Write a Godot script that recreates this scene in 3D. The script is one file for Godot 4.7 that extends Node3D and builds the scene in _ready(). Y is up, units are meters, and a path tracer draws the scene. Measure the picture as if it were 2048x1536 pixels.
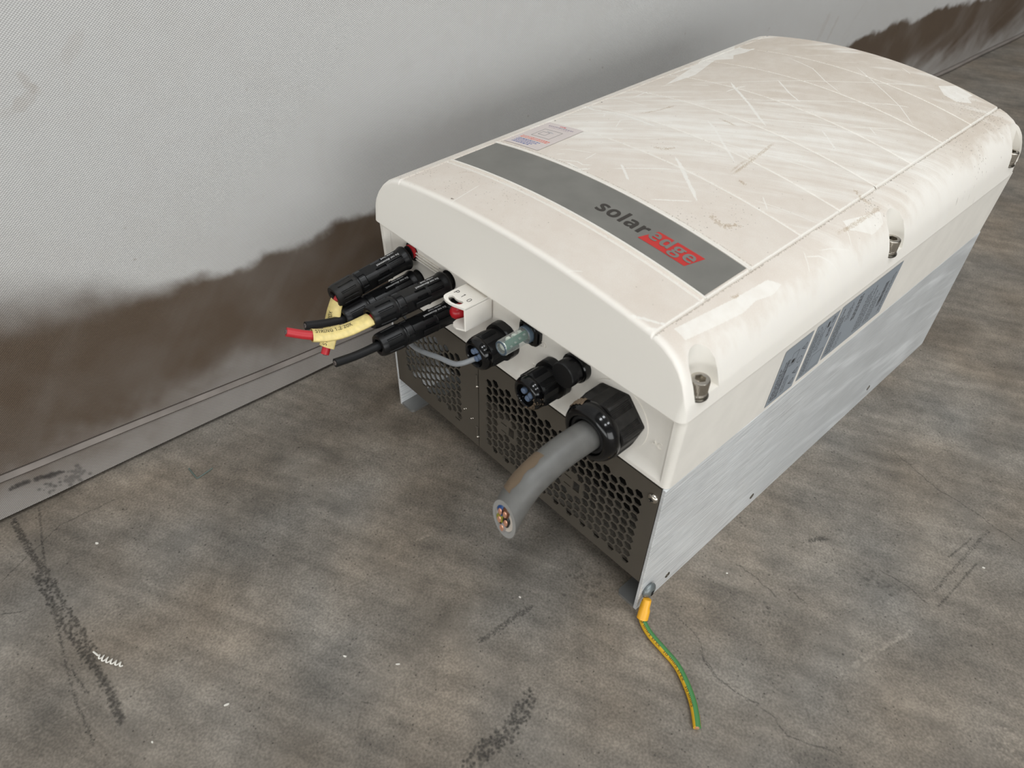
extends Node3D
# A used white string inverter lying on a concrete floor beside a dirty tarpaulin wall.
# World: x to the right along the connector face, y up, -z along the length of the inverter; metres.

const SCRATCH := [[25,-2173,-3358,-2060,-3255,-1900,-3131,-1733,-3003,-1536,-2840,-1390,-2735],
	[10,-2157,-3372,-1878,-3677,-1479,-4088],
	[15,-1889,-3695,-1636,-3487,-1463,-3387],
	[15,-2059,-3119,-2049,-3265,-2011,-3369],
	[13,-2126,-2756,-1818,-3094,-1703,-3189],
	[8,-1703,-3189,-1238,-3664],
	[20,-1794,-2463,-1646,-2368,-1469,-2219,-1193,-2010],
	[10,-1578,-2158,-1344,-2224,-1143,-2297,-845,-2413,-652,-2488],
	[12,-1615,-2702,-1492,-2821,-996,-3243],
	[14,-1059,-3060,-821,-2879],
	[22,-1424,-1627,-1264,-1506,-1081,-1371],
	[9,-1292,-2246,-1160,-2172],
	[10,-2176,-4332,-1824,-4199,-1575,-3996,-1332,-3851],
	[9,-1689,-3864,-1228,-4362,-874,-4774],
	[10,-1555,-4546,-1189,-4290,-877,-4086,-631,-3865],
	[10,-986,-4009,-812,-4144],
	[8,-1262,-4900,-1141,-4829],
	[13,-1035,-3047,-806,-2858],
	[8,-825,-2868,-719,-2993],
	[9,-952,-3311,-645,-3713],
	[9,-845,-3474,-737,-3396],
	[8,-1836,-3011,-1267,-3675,-839,-4145],
	[13,-1735,-1214,-1679,-1284,-1435,-1541],
	[20,-1748,-1314,-1653,-1246,-1540,-1160],
	[22,-1542,-1715,-1384,-1610,-1255,-1500],
	[13,-2160,-1032,-2010,-1111,-1942,-1099,-1882,-1148],
	[20,-2057,-1047,-1903,-1024,-1854,-1092],
	[9,-2280,-1171,-2234,-1230,-2026,-1313],
	[9,-2229,-1102,-2189,-1157],
	[10,-1996,-1183,-2013,-1326],
	[25,-2967,-2128,-2695,-2046,-2429,-2093,-1993,-2051],
	[13,-2825,-1724,-2613,-1895,-2505,-1966,-2540,-2016,-2665,-2013],
	[15,-2633,-2504,-2635,-2695,-2571,-2649],
	[9,-2862,-2380,-2702,-2411,-2379,-2380],
	[11,-2250,-1826,-2327,-1975,-2290,-2003],
	[22,-2246,-1783,-2171,-1824],
	[10,-2625,-2899,-2577,-3013],
	[10,-2421,-3080,-2276,-3168],
	[9,-2089,-1653,-1918,-1791,-1804,-1948],
	[15,-1257,-1070,-1141,-1190,-1052,-1293],
	[22,-1500,-1685,-1261,-1494,-1031,-1320],
	[9,-213,-1466,-164,-1593,-93,-1681,-21,-1730],
	[7,-244,-1493,-126,-1412],
	[7,-197,-1624,-158,-1757,-102,-1914],
	[7,-233,-2027,-109,-1954],
	[9,-2192,3,-2258,-331],
	[9,-1089,38,-972,-79],
	[8,-705,48,-656,-12],
	[22,-563,22,-485,-30,-326,-129],
	[22,-433,31,-325,-64],
	[9,-777,-1773,-662,-1662],
	[7,-792,-1675,-596,-1759,-352,-1841]]
const SMUDGE := [[30,-1111,-1813,-1098,-1866,-1132,-2131,-1183,-2535],
	[14,-1124,-1852,-1149,-2009,-1159,-2234],
	[30,-1741,-2566,-1663,-2556,-1569,-2545],
	[40,-1767,-1733,-1689,-1754,-1644,-1844],
	[30,-2307,-2208,-2267,-2264,-2225,-2372,-2193,-2549],
	[12,-2543,-371,-2538,-413,-2473,-444],
	[8,-2318,-653,-2287,-697,-2252,-737],
	[40,-423,-2478,-328,-2420,-253,-2436],
	[30,-226,-1901,-210,-2059,-205,-2503],
	[40,-1016,-1810,-979,-1807,-945,-1799],
	[30,-250,-672,-239,-734],
	[60,-869,-1270,-743,-1209,-655,-1335]]
const CLEAN := [[0,-858,-4828,-757,-5001,-575,-4969,-586,-4872,-515,-4806,-609,-4682,-740,-4697],
	[0,-294,-142,-267,-427,-245,-666,-226,-1031,-159,-1107,-140,-990,-166,-820,-152,-677,-170,-452,-206,-150],
	[0,-2800,-3708,-3707,-5638,-3704,-5796,-2591,-4010,-2731,-3905,-2579,-3362,-2601,-3158,-2623,-2958],
	[0,-268,-2048,-235,-2197,-179,-2463,-112,-2426,-95,-2248,-192,-2031]]
const TYRE := [[90,-4180,3399,-3478,3372],
	[160,-3478,3372,-3071,3368,-2737,3349,-2459,3330],
	[110,-2459,3330,-2092,3314,-1825,3329],
	[40,-4176,3168,-3732,3275,-3502,3325,-3184,3332,-2693,3300,-2442,3311],
	[40,-3172,3388,-2816,3437,-2522,3482,-2180,3524,-1807,3535],
	[25,-2456,3467,-2194,3447],
	[30,1583,-2935,1525,-1939],
	[35,1646,-2508,1602,-1842],
	[25,1520,-2732,1469,-2386],
	[60,-585,601,-631,1096],
	[200,-71,1113,9,1389,-23,1699],
	[70,581,-1643,667,-1772]]
const CRACK := [[10,192,-210,310,-188,408,-189,520,-147,611,-66,774,-12,912,-70],
	[9,563,-89,792,-8,1082,-80,1202,-81,1342,-45,1686,-221],
	[10,557,-3230,856,-3126,1102,-3063,1330,-3065,1602,-3024,1867,-2992],
	[6,-3587,3641,-3765,3285,-3865,3100,-3815,2584],
	[5,-3278,3724,-3187,3588],
	[7,258,-964,456,-974,712,-943],
	[7,760,-1082,899,-1070],
	[6,1134,-1826,1360,-1842,1564,-1813],
	[8,-839,2031,-770,1979]]
const PALE := [[12,-2183,3986,-2113,3523,-1999,2998],
	[8,-1799,3752,-1769,3526],
	[40,1381,-782,1461,-1142,1576,-1528],
	[9,911,-71,1134,-28],
	[7,1351,-654,1381,-782],
	[8,-1900,2399,-1864,2183,-1839,2035],
	[25,-1695,917,-1657,747],
	[12,-1713,1217,-1683,1072],
	[10,-124,848,-103,492],
	[15,-2195,2995,-2129,2963],
	[10,-1382,1920,-1301,1956],
	[5,32,377,404,381],
	[20,2335,-1147,2421,-1180],
	[8,1795,-2388,1935,-2801]]

const XC := -0.158
const LEDGE := 0.225
const SCOOPS := [-0.0173, -0.258, -0.494]
const SCOOP_R := 0.0118
const SCOOP_X := -0.0042
const GROOVES := [-0.0472, -0.1018, -0.1612, -0.2134, -0.2683, -0.3263, -0.3845, -0.4416]
const GROOVE_L := -0.2818
const GROOVE_R := -0.0335


# light of the hall: lamp panels (x, y, z, width, depth, energy) under the ceiling, added unseen fill panels at the walls
const EXPOSURE := 0.53
const LAMP_GLOW := 2.0
const LAMP_TINT := Color(0.97, 0.985, 1.0)
const FILL_TINT := Color(0.96, 0.98, 1.0)
const LAMPS := [[0.9, 3.7, 1.2, 0.4, 1.4, 6.0], [0.9, 3.7, -1.0, 0.4, 1.4, 6.0], [2.8, 3.7, 1.2, 0.4, 1.4, 6.0], [2.8, 3.7, -1.0, 0.4, 1.4, 6.0]]
const FILL_PANELS := [["fill_panel_1", 2.0, 0.75, 4.47, 4.6, 1.3, 0.0, 8.0], ["fill_panel_2", 4.97, 1.1, 1.7, 4.2, 2.0, PI / 2, 13.0]]
const SOCKETS := [[-0.2783, 0.1972, 1.0], [-0.2303, 0.1940, 0.0], [-0.2712, 0.1740, 0.0], [-0.2218, 0.1715, 0.0]]

var mat := {}
var rng := RandomNumberGenerator.new()
var inverter: Node3D


# ------------------------------------------------------------------ mesh helper
class MB:
	var v := PackedVector3Array()
	var u := PackedVector2Array()
	var xf := Transform3D()

	func tri(a: Vector3, b: Vector3, c: Vector3, ua := Vector2.ZERO, ub := Vector2.ZERO, uc := Vector2.ZERO) -> void:
		if (b - a).cross(c - a).length_squared() < 1e-18:
			return
		v.append(xf * a); v.append(xf * c); v.append(xf * b)
		u.append(ua); u.append(uc); u.append(ub)

	func quad(a: Vector3, b: Vector3, c: Vector3, d: Vector3, ua := Vector2.ZERO, ub := Vector2.ZERO, uc := Vector2.ZERO, ud := Vector2.ZERO) -> void:
		tri(a, b, c, ua, ub, uc)
		tri(a, c, d, ua, uc, ud)

	func poly_out(p: Array, out: Vector3) -> void:
		var nn: Vector3 = (p[1] - p[0]).cross(p[2] - p[0])
		if nn.dot(out) < 0.0:
			p = p.duplicate()
			p.reverse()
		for i in range(1, p.size() - 1):
			tri(p[0], p[i], p[i + 1])

	func box(c: Vector3, s: Vector3, bev := 0.0) -> void:
		var h := s * 0.5
		var k := []
		for ax in 3:
			for sg in [-1.0, 1.0]:
				var b1 := (ax + 1) % 3
				var b2 := (ax + 2) % 3
				var p := []
				for q in [[-1.0, -1.0], [1.0, -1.0], [1.0, 1.0], [-1.0, 1.0]]:
					var w := Vector3.ZERO
					w[ax] = sg * h[ax]; w[b1] = q[0] * (h[b1] - bev); w[b2] = q[1] * (h[b2] - bev)
					p.append(c + w)
				var o := Vector3.ZERO
				o[ax] = sg
				poly_out(p, o)
		if bev <= 0.0:
			return
		for ax in 3:
			var b1 := (ax + 1) % 3
			var b2 := (ax + 2) % 3
			for s1 in [-1.0, 1.0]:
				for s2 in [-1.0, 1.0]:
					var p := []
					for q in [[-1.0, 0], [1.0, 0], [1.0, 1], [-1.0, 1]]:
						var w := Vector3.ZERO
						w[ax] = q[0] * (h[ax] - bev)
						w[b1] = s1 * (h[b1] - (bev if q[1] == 1 else 0.0))
						w[b2] = s2 * (h[b2] - (0.0 if q[1] == 1 else bev))
						p.append(c + w)
					var o := Vector3.ZERO
					o[b1] = s1; o[b2] = s2
					poly_out(p, o)
		for sx in [-1.0, 1.0]:
			for sy in [-1.0, 1.0]:
				for sz in [-1.0, 1.0]:
					var o := Vector3(sx, sy, sz)
					poly_out([c + o * Vector3(h.x, h.y - bev, h.z - bev), c + o * Vector3(h.x - bev, h.y, h.z - bev), c + o * Vector3(h.x - bev, h.y - bev, h.z)], o)

	# solid of revolution round +z; profile of Vector2(radius, height) going outward
	func lathe(prof: Array, segs := 40, shape: Variant = null) -> void:
		var rows := []
		for p in prof:
			var row := PackedVector3Array()
			for j in segs:
				var t := TAU * j / segs
				var r: float = p.x
				if shape != null:
					r = shape.call(t, p.x, p.y)
				row.append(Vector3(r * cos(t), r * sin(t), p.y))
			rows.append(row)
		for i in rows.size() - 1:
			for j in segs:
				var k := (j + 1) % segs
				var u0 := float(j) / segs
				var u1 := float(j + 1) / segs
				var v0: float = prof[i].y * 10.0
				var v1: float = prof[i + 1].y * 10.0
				quad(rows[i][j], rows[i][k], rows[i + 1][k], rows[i + 1][j], Vector2(u0, v0), Vector2(u1, v0), Vector2(u1, v1), Vector2(u0, v1))

	# swept tube; squash = (half width, half height) in the frame (side, up)
	func tube(frames: Array, rx: float, ry: float, segs := 20, caps := true, power := 2.0) -> void:
		var rows := []
		var len := 0.0
		var lens := []
		for i in frames.size():
			var f: Transform3D = frames[i]
			if i > 0:
				len += f.origin.distance_to(frames[i - 1].origin)
			lens.append(len)
			var row := PackedVector3Array()
			for j in segs:
				var t := TAU * j / segs
				var c := cos(t)
				var s := sin(t)
				var k := pow(pow(absf(c), power) + pow(absf(s), power), -1.0 / power)
				row.append(f * Vector3(c * k * rx, s * k * ry, 0))
			rows.append(row)
		for i in rows.size() - 1:
			for j in segs:
				var k := (j + 1) % segs
				var u0 := float(j) / segs
				var u1 := float(j + 1) / segs
				quad(rows[i][j], rows[i][k], rows[i + 1][k], rows[i + 1][j], Vector2(u0, lens[i]), Vector2(u1, lens[i]), Vector2(u1, lens[i + 1]), Vector2(u0, lens[i + 1]))
		if caps:
			for e in [0, rows.size() - 1]:
				var f: Transform3D = frames[e]
				var d: Vector3 = f.basis.z * (-1.0 if e == 0 else 1.0)
				for j in segs:
					poly_out([f.origin, rows[e][j], rows[e][(j + 1) % segs]], d)

	# polygon (x, y) drawn out along z
	func prism(poly: PackedVector2Array, z0: float, z1: float) -> void:
		if Geometry2D.is_polygon_clockwise(poly):
			poly.reverse()
		# is_polygon_clockwise counts y downward
		var area := 0.0
		for i in poly.size():
			area += poly[i].cross(poly[(i + 1) % poly.size()])
		if area < 0.0:
			poly.reverse()
		for i in poly.size():
			var a := poly[i]
			var b := poly[(i + 1) % poly.size()]
			quad(Vector3(a.x, a.y, z0), Vector3(b.x, b.y, z0), Vector3(b.x, b.y, z1), Vector3(a.x, a.y, z1))
		var big := PackedVector2Array()
		for p in poly:
			big.append(p * 1000.0)
		var t := Geometry2D.triangulate_polygon(big)
		for i in range(0, t.size(), 3):
			for z in [z0, z1]:
				poly_out([Vector3(poly[t[i]].x, poly[t[i]].y, z), Vector3(poly[t[i + 1]].x, poly[t[i + 1]].y, z), Vector3(poly[t[i + 2]].x, poly[t[i + 2]].y, z)], Vector3(0, 0, -1 if z == z0 else 1))

	func mesh(deg := 38.0) -> ArrayMesh:
		var n := PackedVector3Array()
		n.resize(v.size())
		var fn := PackedVector3Array()
		for i in range(0, v.size(), 3):
			fn.append((v[i + 2] - v[i]).cross(v[i + 1] - v[i]))
		if deg <= 0.0:
			for i in v.size():
				n[i] = fn[i / 3].normalized()
		else:
			var at := {}
			for i in v.size():
				var k := Vector3i((v[i] * 200000.0).round())
				if at.has(k):
					at[k].append(i / 3)
				else:
					at[k] = PackedInt32Array([i / 3])
			var un := PackedVector3Array()
			for f in fn:
				un.append(f.normalized())
			var lim := cos(deg_to_rad(deg))
			for i in v.size():
				var me := un[i / 3]
				var s := Vector3.ZERO
				for f in at[Vector3i((v[i] * 200000.0).round())]:
					if un[f].dot(me) > lim:
						s += fn[f]
				n[i] = s.normalized()
		var a := []
		a.resize(Mesh.ARRAY_MAX)
		a[Mesh.ARRAY_VERTEX] = v
		a[Mesh.ARRAY_NORMAL] = n
		a[Mesh.ARRAY_TEX_UV] = u
		a[Mesh.ARRAY_TEX_UV2] = u
		var m := ArrayMesh.new()
		m.add_surface_from_arrays(Mesh.PRIMITIVE_TRIANGLES, a)
		return m


# ------------------------------------------------------------------ scene graph helpers
func tag(o: Node3D, label: String, category: String, group := "") -> void:
	o.set_meta("label", label)
	o.set_meta("category", category)
	if group != "":
		o.set_meta("group", group)


var used := {}
func thing(called: String, at: Vector3, label: String, category: String, group := "") -> Node3D:
	var o := Node3D.new()
	o.name = called
	o.position = at
	add_child(o, true)
	numbered(o, called)
	tag(o, label, category, group)
	return o


func numbered(o: Node, called: String) -> void:
	if used.has(called):
		o.name = "%s_%03d" % [called, used[called]]
		used[called] += 1
	else:
		o.name = called
		used[called] = 1


# a mesh given in world coordinates, under a parent that stands somewhere
func part(called: String, m: Mesh, material: Material, parent: Node3D) -> MeshInstance3D:
	var o := MeshInstance3D.new()
	o.name = called
	o.mesh = m
	o.material_override = material
	parent.add_child(o, true)
	var p := parent
	var off := Vector3.ZERO
	while p != null and p != self:
		off += p.position
		p = p.get_parent() as Node3D
	o.position = -off
	return o


func structure(called: String, m: Mesh, material: Material) -> MeshInstance3D:
	var o := MeshInstance3D.new()
	o.name = called
	o.mesh = m
	o.material_override = material
	add_child(o, true)
	o.set_meta("kind", "structure")
	return o


func frames_of(pts: Array, up := Vector3.UP, step := 0.003) -> Array:
	var c := Curve3D.new()
	for i in pts.size():
		var a: Vector3 = pts[maxi(i - 1, 0)]
		var b: Vector3 = pts[mini(i + 1, pts.size() - 1)]
		var l: float = 0.0
		if i > 0: l = (pts[i] as Vector3).distance_to(pts[i - 1])
		var r: float = 0.0
		if i < pts.size() - 1: r = (pts[i] as Vector3).distance_to(pts[i + 1])
		var d := (b - a).normalized()
		c.add_point(pts[i], -d * l * 0.34, d * r * 0.34)
	c.bake_interval = 0.0008
	var n := maxi(2, int(ceil(c.get_baked_length() / step)))
	var out := []
	for i in n + 1:
		var s := c.get_baked_length() * i / n
		var p := c.sample_baked(s, true)
		var q0 := c.sample_baked(maxf(s - 0.0012, 0), true)
		var q1 := c.sample_baked(minf(s + 0.0012, c.get_baked_length()), true)
		var z := (q1 - q0).normalized()
		var x := up.cross(z).normalized()
		var y := z.cross(x)
		out.append(Transform3D(Basis(x, y, z), p))
	return out


func text_mesh(text: String, height: float, depth: float, bold := true) -> Array:
	var f := SystemFont.new()
	f.font_names = PackedStringArray(["Droid Sans"])
	f.font_weight = 700 if bold else 400
	var t := TextMesh.new()
	t.font = f
	t.text = text
	t.font_size = 64
	t.pixel_size = height / 46.0
	t.depth = depth
	t.curve_step = 1.5
	t.horizontal_alignment = HORIZONTAL_ALIGNMENT_LEFT
	t.vertical_alignment = VERTICAL_ALIGNMENT_CENTER
	return t.get_mesh_arrays()


# letters carried onto a surface by a function of (along, up, out)
# and stretched to fill size (width, height)
func letters(called: String, text: String, size: Vector2, depth: float, where: Callable, material: Material, parent: Node3D, bold := true) -> MeshInstance3D:
	var a := text_mesh(text, size.y, depth, bold)
	var idx: PackedInt32Array = a[Mesh.ARRAY_INDEX]
	var pv: PackedVector3Array = a[Mesh.ARRAY_VERTEX]
	var b := MB.new()
	var w := PackedVector3Array()
	var lo := pv[0]
	var hi := pv[0]
	for p in pv:
		lo = lo.min(p)
		hi = hi.max(p)
	for p in pv:
		w.append(where.call((p.x - lo.x) * size.x / (hi.x - lo.x), (p.y - lo.y) * size.y / (hi.y - lo.y), p.z + depth * 0.5))
	for i in range(0, idx.size(), 3):
		b.v.append(w[idx[i]]); b.v.append(w[idx[i + 1]]); b.v.append(w[idx[i + 2]])
		for k in 3: b.u.append(Vector2.ZERO)
	return part(called, b.mesh(0.0), material, parent)


func on_plane(o: Vector3, right: Vector3, up: Vector3) -> Callable:
	var n := right.cross(up)
	return func(x: float, y: float, z: float) -> Vector3: return o + right * x + up * y + n * z


# ------------------------------------------------------------------ lid surface
func lid_base(x: float, z: float) -> float:
	var t := clampf(-z / 0.505, 0.0, 1.0)
	var rx := clampf((x + 0.282) / 0.248, 0.0, 1.0)
	var ye := 0.2600 + (0.011 * (1.0 - rx) + 0.0068 * rx) * t
	var s := 0.0092 + 0.0035 * t
	var d := absf(x - XC)
	if d <= 0.124:
		return ye + s * (1.0 - pow(d / 0.124, 2.0))
	var k := [0.124, 0.133, 0.1413, 0.147, 0.1517, 0.155, 0.1575, 0.1589, 0.1602]
	var q := [ye, ye - 0.0028, ye - 0.007, ye - 0.012, ye - 0.018, ye - 0.0245, ye - 0.0312, LEDGE, 0.2136]
	for i in 8:
		if d <= k[i + 1]:
			return lerpf(q[i], q[i + 1], (d - k[i]) / (k[i + 1] - k[i]))
	return 0.2136


func bump(d: float, w: float) -> float:
	return 0.0 if absf(d) >= w else 0.5 + 0.5 * cos(PI * d / w)


func lid_y(x: float, z: float) -> float:
	var g := maxf(bump(x - GROOVE_L, 0.0014), bump(x - GROOVE_R, 0.0014)) * 0.0014
	if x > GROOVE_L and x < GROOVE_R:
		for gz in GROOVES:
			g = maxf(g, bump(z - gz, 0.0015) * 0.0012)
	return lid_base(x, z) - g

# ------------------------------------------------------------------ computed textures
class Canvas:
	var w: int
	var h: int
	var d: PackedFloat32Array

	func _init(ww: int, hh: int) -> void:
		w = ww; h = hh
		d = PackedFloat32Array()
		d.resize(w * h)

	func dot(x: float, y: float, r: float, val: float) -> void:
		for j in range(maxi(0, int(y - r - 1)), mini(h - 1, int(y + r + 1)) + 1):
			for i in range(maxi(0, int(x - r - 1)), mini(w - 1, int(x + r + 1)) + 1):
				var a := clampf(r + 0.5 - Vector2(i - x, j - y).length(), 0.0, 1.0) * val
				if a > d[j * w + i]:
					d[j * w + i] = a

	# line through points; ragged = chance that a dot is left out or weak, wobble in pixels
	func line(pts: PackedVector2Array, r: float, val: float, ragged: float, wobble: float, rg: RandomNumberGenerator, taper := false) -> void:
		var total := 0.0
		for i in pts.size() - 1:
			total += pts[i].distance_to(pts[i + 1])
		var done := 0.0
		for i in pts.size() - 1:
			var l := pts[i].distance_to(pts[i + 1])
			var n := maxi(1, int(l / maxf(0.6, r * 0.6)))
			for k in n:
				var p := pts[i].lerp(pts[i + 1], float(k) / n)
				var q := (done + l * k / n) / maxf(total, 0.001)
				var f := 1.0
				if taper:
					f = clampf(sin(PI * q) * 2.2 + 0.25, 0.25, 1.0)
				if rg.randf() > ragged:
					dot(p.x + rg.randf_range(-wobble, wobble), p.y + rg.randf_range(-wobble, wobble), r * f * rg.randf_range(0.75, 1.1), val * rg.randf_range(1.0 - ragged, 1.0))
			done += l


func noise_bytes(w: int, h: int, sd: int, freq: float, oct: int, type := FastNoiseLite.TYPE_SIMPLEX_SMOOTH, ridged := false) -> PackedByteArray:
	var n := FastNoiseLite.new()
	n.seed = sd
	n.noise_type = type
	n.frequency = freq
	n.fractal_type = FastNoiseLite.FRACTAL_RIDGED if ridged else FastNoiseLite.FRACTAL_FBM
	n.fractal_octaves = oct
	var im := n.get_image(w, h, false, false, false)
	im.convert(Image.FORMAT_L8)
	return im.get_data()


func seamless_bytes(w: int, h: int, sd: int, freq: float, oct: int) -> PackedByteArray:
	var n := FastNoiseLite.new()
	n.seed = sd
	n.noise_type = FastNoiseLite.TYPE_SIMPLEX_SMOOTH
	n.frequency = freq
	n.fractal_octaves = oct
	var im := n.get_seamless_image(w, h, false, false, 0.15, true)
	im.convert(Image.FORMAT_L8)
	return im.get_data()


func tex(w: int, h: int, bytes: PackedByteArray) -> ImageTexture:
	return ImageTexture.create_from_image(Image.create_from_data(w, h, false, Image.FORMAT_RGB8, bytes))


func poly_px(list: Array, k: float, x0: float, z0: float) -> PackedVector2Array:
	var o := PackedVector2Array()
	for i in range(1, list.size(), 2):
		o.append(Vector2((list[i] * 0.0001 - x0) * k, (z0 - list[i + 1] * 0.0001) * k))
	return o


func lid_texture() -> ImageTexture:
	var w := 1024
	var h := 1664
	var k := w / 0.349
	var white := Canvas.new(w, h)
	var brown := Canvas.new(w, h)
	var grime_and_shade := Canvas.new(w, h)
	rng.seed = 11
	for s in SCRATCH:
		var r: float = s[0] * 0.0001 * k * 0.5
		white.line(poly_px(s, k, -0.3325, 0.015), maxf(0.9, r * 1.0), 1.0, 0.14, maxf(0.3, r * 0.25), rng, true)
	for s in SMUDGE:
		var r: float = s[0] * 0.0001 * k * 0.5
		for q in 3:
			brown.line(poly_px(s, k, -0.3325 + rng.randf_range(-0.001, 0.001), 0.015 + rng.randf_range(-0.001, 0.001)), maxf(0.6, r * 0.22), 0.6, 0.5, r * 0.7, rng, true)
	for n in 26:   # short faint random hairline scratches
		var p := Vector2(rng.randf_range(0.17, 0.85) * w, rng.randf_range(0.12, 0.9) * h)
		var a := rng.randf_range(-1.1, 0.4)
		white.line(PackedVector2Array([p, p + Vector2(cos(a), -sin(a)) * rng.randf_range(12, 60)]), 0.7, 0.5, 0.4, 0.4, rng, true)
	# dirt settled along the long grooves and as loose specks
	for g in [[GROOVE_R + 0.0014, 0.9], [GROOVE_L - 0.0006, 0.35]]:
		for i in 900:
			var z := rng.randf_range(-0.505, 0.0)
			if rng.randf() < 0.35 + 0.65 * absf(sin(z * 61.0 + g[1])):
				grime_and_shade.dot((g[0] + rng.randf_range(-0.0004, 0.0004) + 0.3325) * k, (0.015 - z) * k, rng.randf_range(0.4, 1.1), g[1] * rng.randf_range(0.4, 0.9))
	for gz in [GROOVES[0] + 0.0012, GROOVES[1] - 0.0012, GROOVES[2] + 0.0012, GROOVES[3] + 0.0012]:  # dirt specks with the shaded side of the cross grooves painted in
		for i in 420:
			grime_and_shade.dot((rng.randf_range(GROOVE_L, GROOVE_R) + 0.3325) * k, (0.015 - gz) * k, rng.randf_range(0.4, 0.8), rng.randf_range(0.1, 0.5))
	for i in 420:
		grime_and_shade.dot(rng.randf_range(0.13, 0.92) * w, rng.randf_range(0.03, 0.92) * h, rng.randf_range(0.35, 0.9), rng.randf_range(0.2, 0.7))
	for c in [[-0.285, -0.02, 70, 0.02], [-0.24, -0.02, 50, 0.02], [-0.2, -0.04, 60, 0.02], [-0.03, -0.47, 160, 0.02], [-0.05, -0.465, 90, 0.018], [-0.02, -0.4, 120, 0.03], [-0.024, -0.24, 50, 0.012], [-0.08, -0.14, 40, 0.02], [-0.09, -0.11, 40, 0.015]]:
		for i in c[2]:
			grime_and_shade.dot((c[0] + rng.randfn(0, c[3] * 0.5) + 0.3325) * k, (0.015 - c[1] - rng.randfn(0, c[3] * 0.5)) * k, rng.randf_range(0.4, 1.2), rng.randf_range(0.2, 0.7))
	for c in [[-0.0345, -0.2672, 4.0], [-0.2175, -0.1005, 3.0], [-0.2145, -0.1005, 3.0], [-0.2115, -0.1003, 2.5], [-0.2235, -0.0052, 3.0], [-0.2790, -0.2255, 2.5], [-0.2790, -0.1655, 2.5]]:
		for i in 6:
			grime_and_shade.dot((c[0] + rng.randfn(0, 0.0006) + 0.3325) * k, (0.015 - c[1] + rng.randfn(0, 0.0004)) * k, c[2] * 0.5, 0.9)
	for gz in GROOVES:   # rubbed-off dust along the moulded lines, with light on the crests painted in
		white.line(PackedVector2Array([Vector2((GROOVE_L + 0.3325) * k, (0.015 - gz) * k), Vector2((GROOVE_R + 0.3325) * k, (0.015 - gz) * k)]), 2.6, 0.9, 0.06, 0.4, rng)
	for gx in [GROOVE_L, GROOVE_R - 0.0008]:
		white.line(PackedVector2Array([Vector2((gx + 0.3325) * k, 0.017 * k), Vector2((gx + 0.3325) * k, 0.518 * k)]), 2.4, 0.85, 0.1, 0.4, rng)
	var clean := Canvas.new(w, h)
	for c in CLEAN + [[0, -2815, -3150, -2815, -4450, -2680, -4400, -2625, -4460, -2620, -4280, -2700, -4050, -2760, -3600]]:
		var p := poly_px(c, k, -0.3325, 0.015)
		var lo := p[0]
		var hi := p[0]
		for q in p:
			lo = lo.min(q); hi = hi.max(q)
		for j in range(maxi(0, int(lo.y)), mini(h - 1, int(hi.y))):
			for i in range(maxi(0, int(lo.x)), mini(w - 1, int(hi.x))):
				if Geometry2D.is_point_in_polygon(Vector2(i, j), p):
					clean.d[j * w + i] = 1.0
	var big := noise_bytes(w, h, 3, 0.006, 4)
	var mid := noise_bytes(w, h, 5, 0.03, 3)
	var fine := noise_bytes(w, h, 8, 0.33, 2)
	var st := FastNoiseLite.new()
	st.seed = 21
	st.frequency = 1.0
	st.fractal_octaves = 3
	var out := PackedByteArray()
	out.resize(w * h * 3)
	for j in h:
		var z := 0.015 - j / k
		var front := clampf((-z - 0.0005) / 0.004, 0.0, 1.0)
		var band := smoothstep(-0.105, -0.155, z) * smoothstep(-0.43, -0.33, z)
		for i in w:
			var x := i / k - 0.3325
			var q := j * w + i
			var b := big[q] / 255.0 - 0.5
			var m := mid[q] / 255.0 - 0.5
			var f := fine[q] / 255.0 - 0.5
			var dirt := 0.84 + b * 0.5 + m * 0.22 + f * 0.42
			# wiped streaks: long along the direction (0.8, -0.6)
			var al := x * 0.8 - z * 0.6
			var ac := x * 0.6 + z * 0.8
			if band > 0.01:
				var s := st.get_noise_2d(al * 9.0, ac * 75.0)
				var s2 := st.get_noise_2d(al * 22.0 + 7.0, ac * 420.0)
				var centre := exp(-pow((ac + 0.285) / 0.07, 2.0))
				dirt -= band * clampf(centre * 0.55 + s * 0.55 + s2 * 0.2 + b * 0.9 - 0.05, 0.0, 0.85)
			elif z < -0.45:
				var s3 := st.get_noise_2d(al * 9.0 + 3.0, ac * 60.0)
				dirt -= clampf(s3 * 1.1 - 0.1, 0.0, 0.5)
			# shoulders: the dust thins out down the flanks
			var edge := smoothstep(-0.004, -0.022, x + b * 0.022 + m * 0.012)
			dirt *= lerpf(clampf(0.16 - (x + 0.03) * 3.0, 0.0, 0.35), 1.0, edge)
			dirt *= lerpf(0.55, 1.0, smoothstep(-0.29, -0.281, x + m * 0.01)) * smoothstep(-0.322, -0.310, x)
			dirt *= front
			dirt *= 1.0 - clean.d[q] * clampf(0.86 + m * 0.6, 0.0, 1.0)
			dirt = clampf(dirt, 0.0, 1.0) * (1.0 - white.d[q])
			var far := smoothstep(-0.12, -0.5, z)
			var r := lerpf(0.930, lerpf(0.858, 0.800, far), dirt)
			var g := lerpf(0.912, lerpf(0.815, 0.752, far), dirt)
			var bl := lerpf(0.880, lerpf(0.768, 0.696, far), dirt)
			var bb := clampf(brown.d[q] * (0.7 + m), 0.0, 0.75)
			r = lerpf(r, 0.55, bb); g = lerpf(g, 0.44, bb); bl = lerpf(bl, 0.31, bb)
			var gg := grime_and_shade.d[q] * 0.8
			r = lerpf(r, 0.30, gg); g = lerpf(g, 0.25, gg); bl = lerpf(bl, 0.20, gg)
			out[q * 3] = int(clampf(r, 0, 1) * 255)
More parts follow.
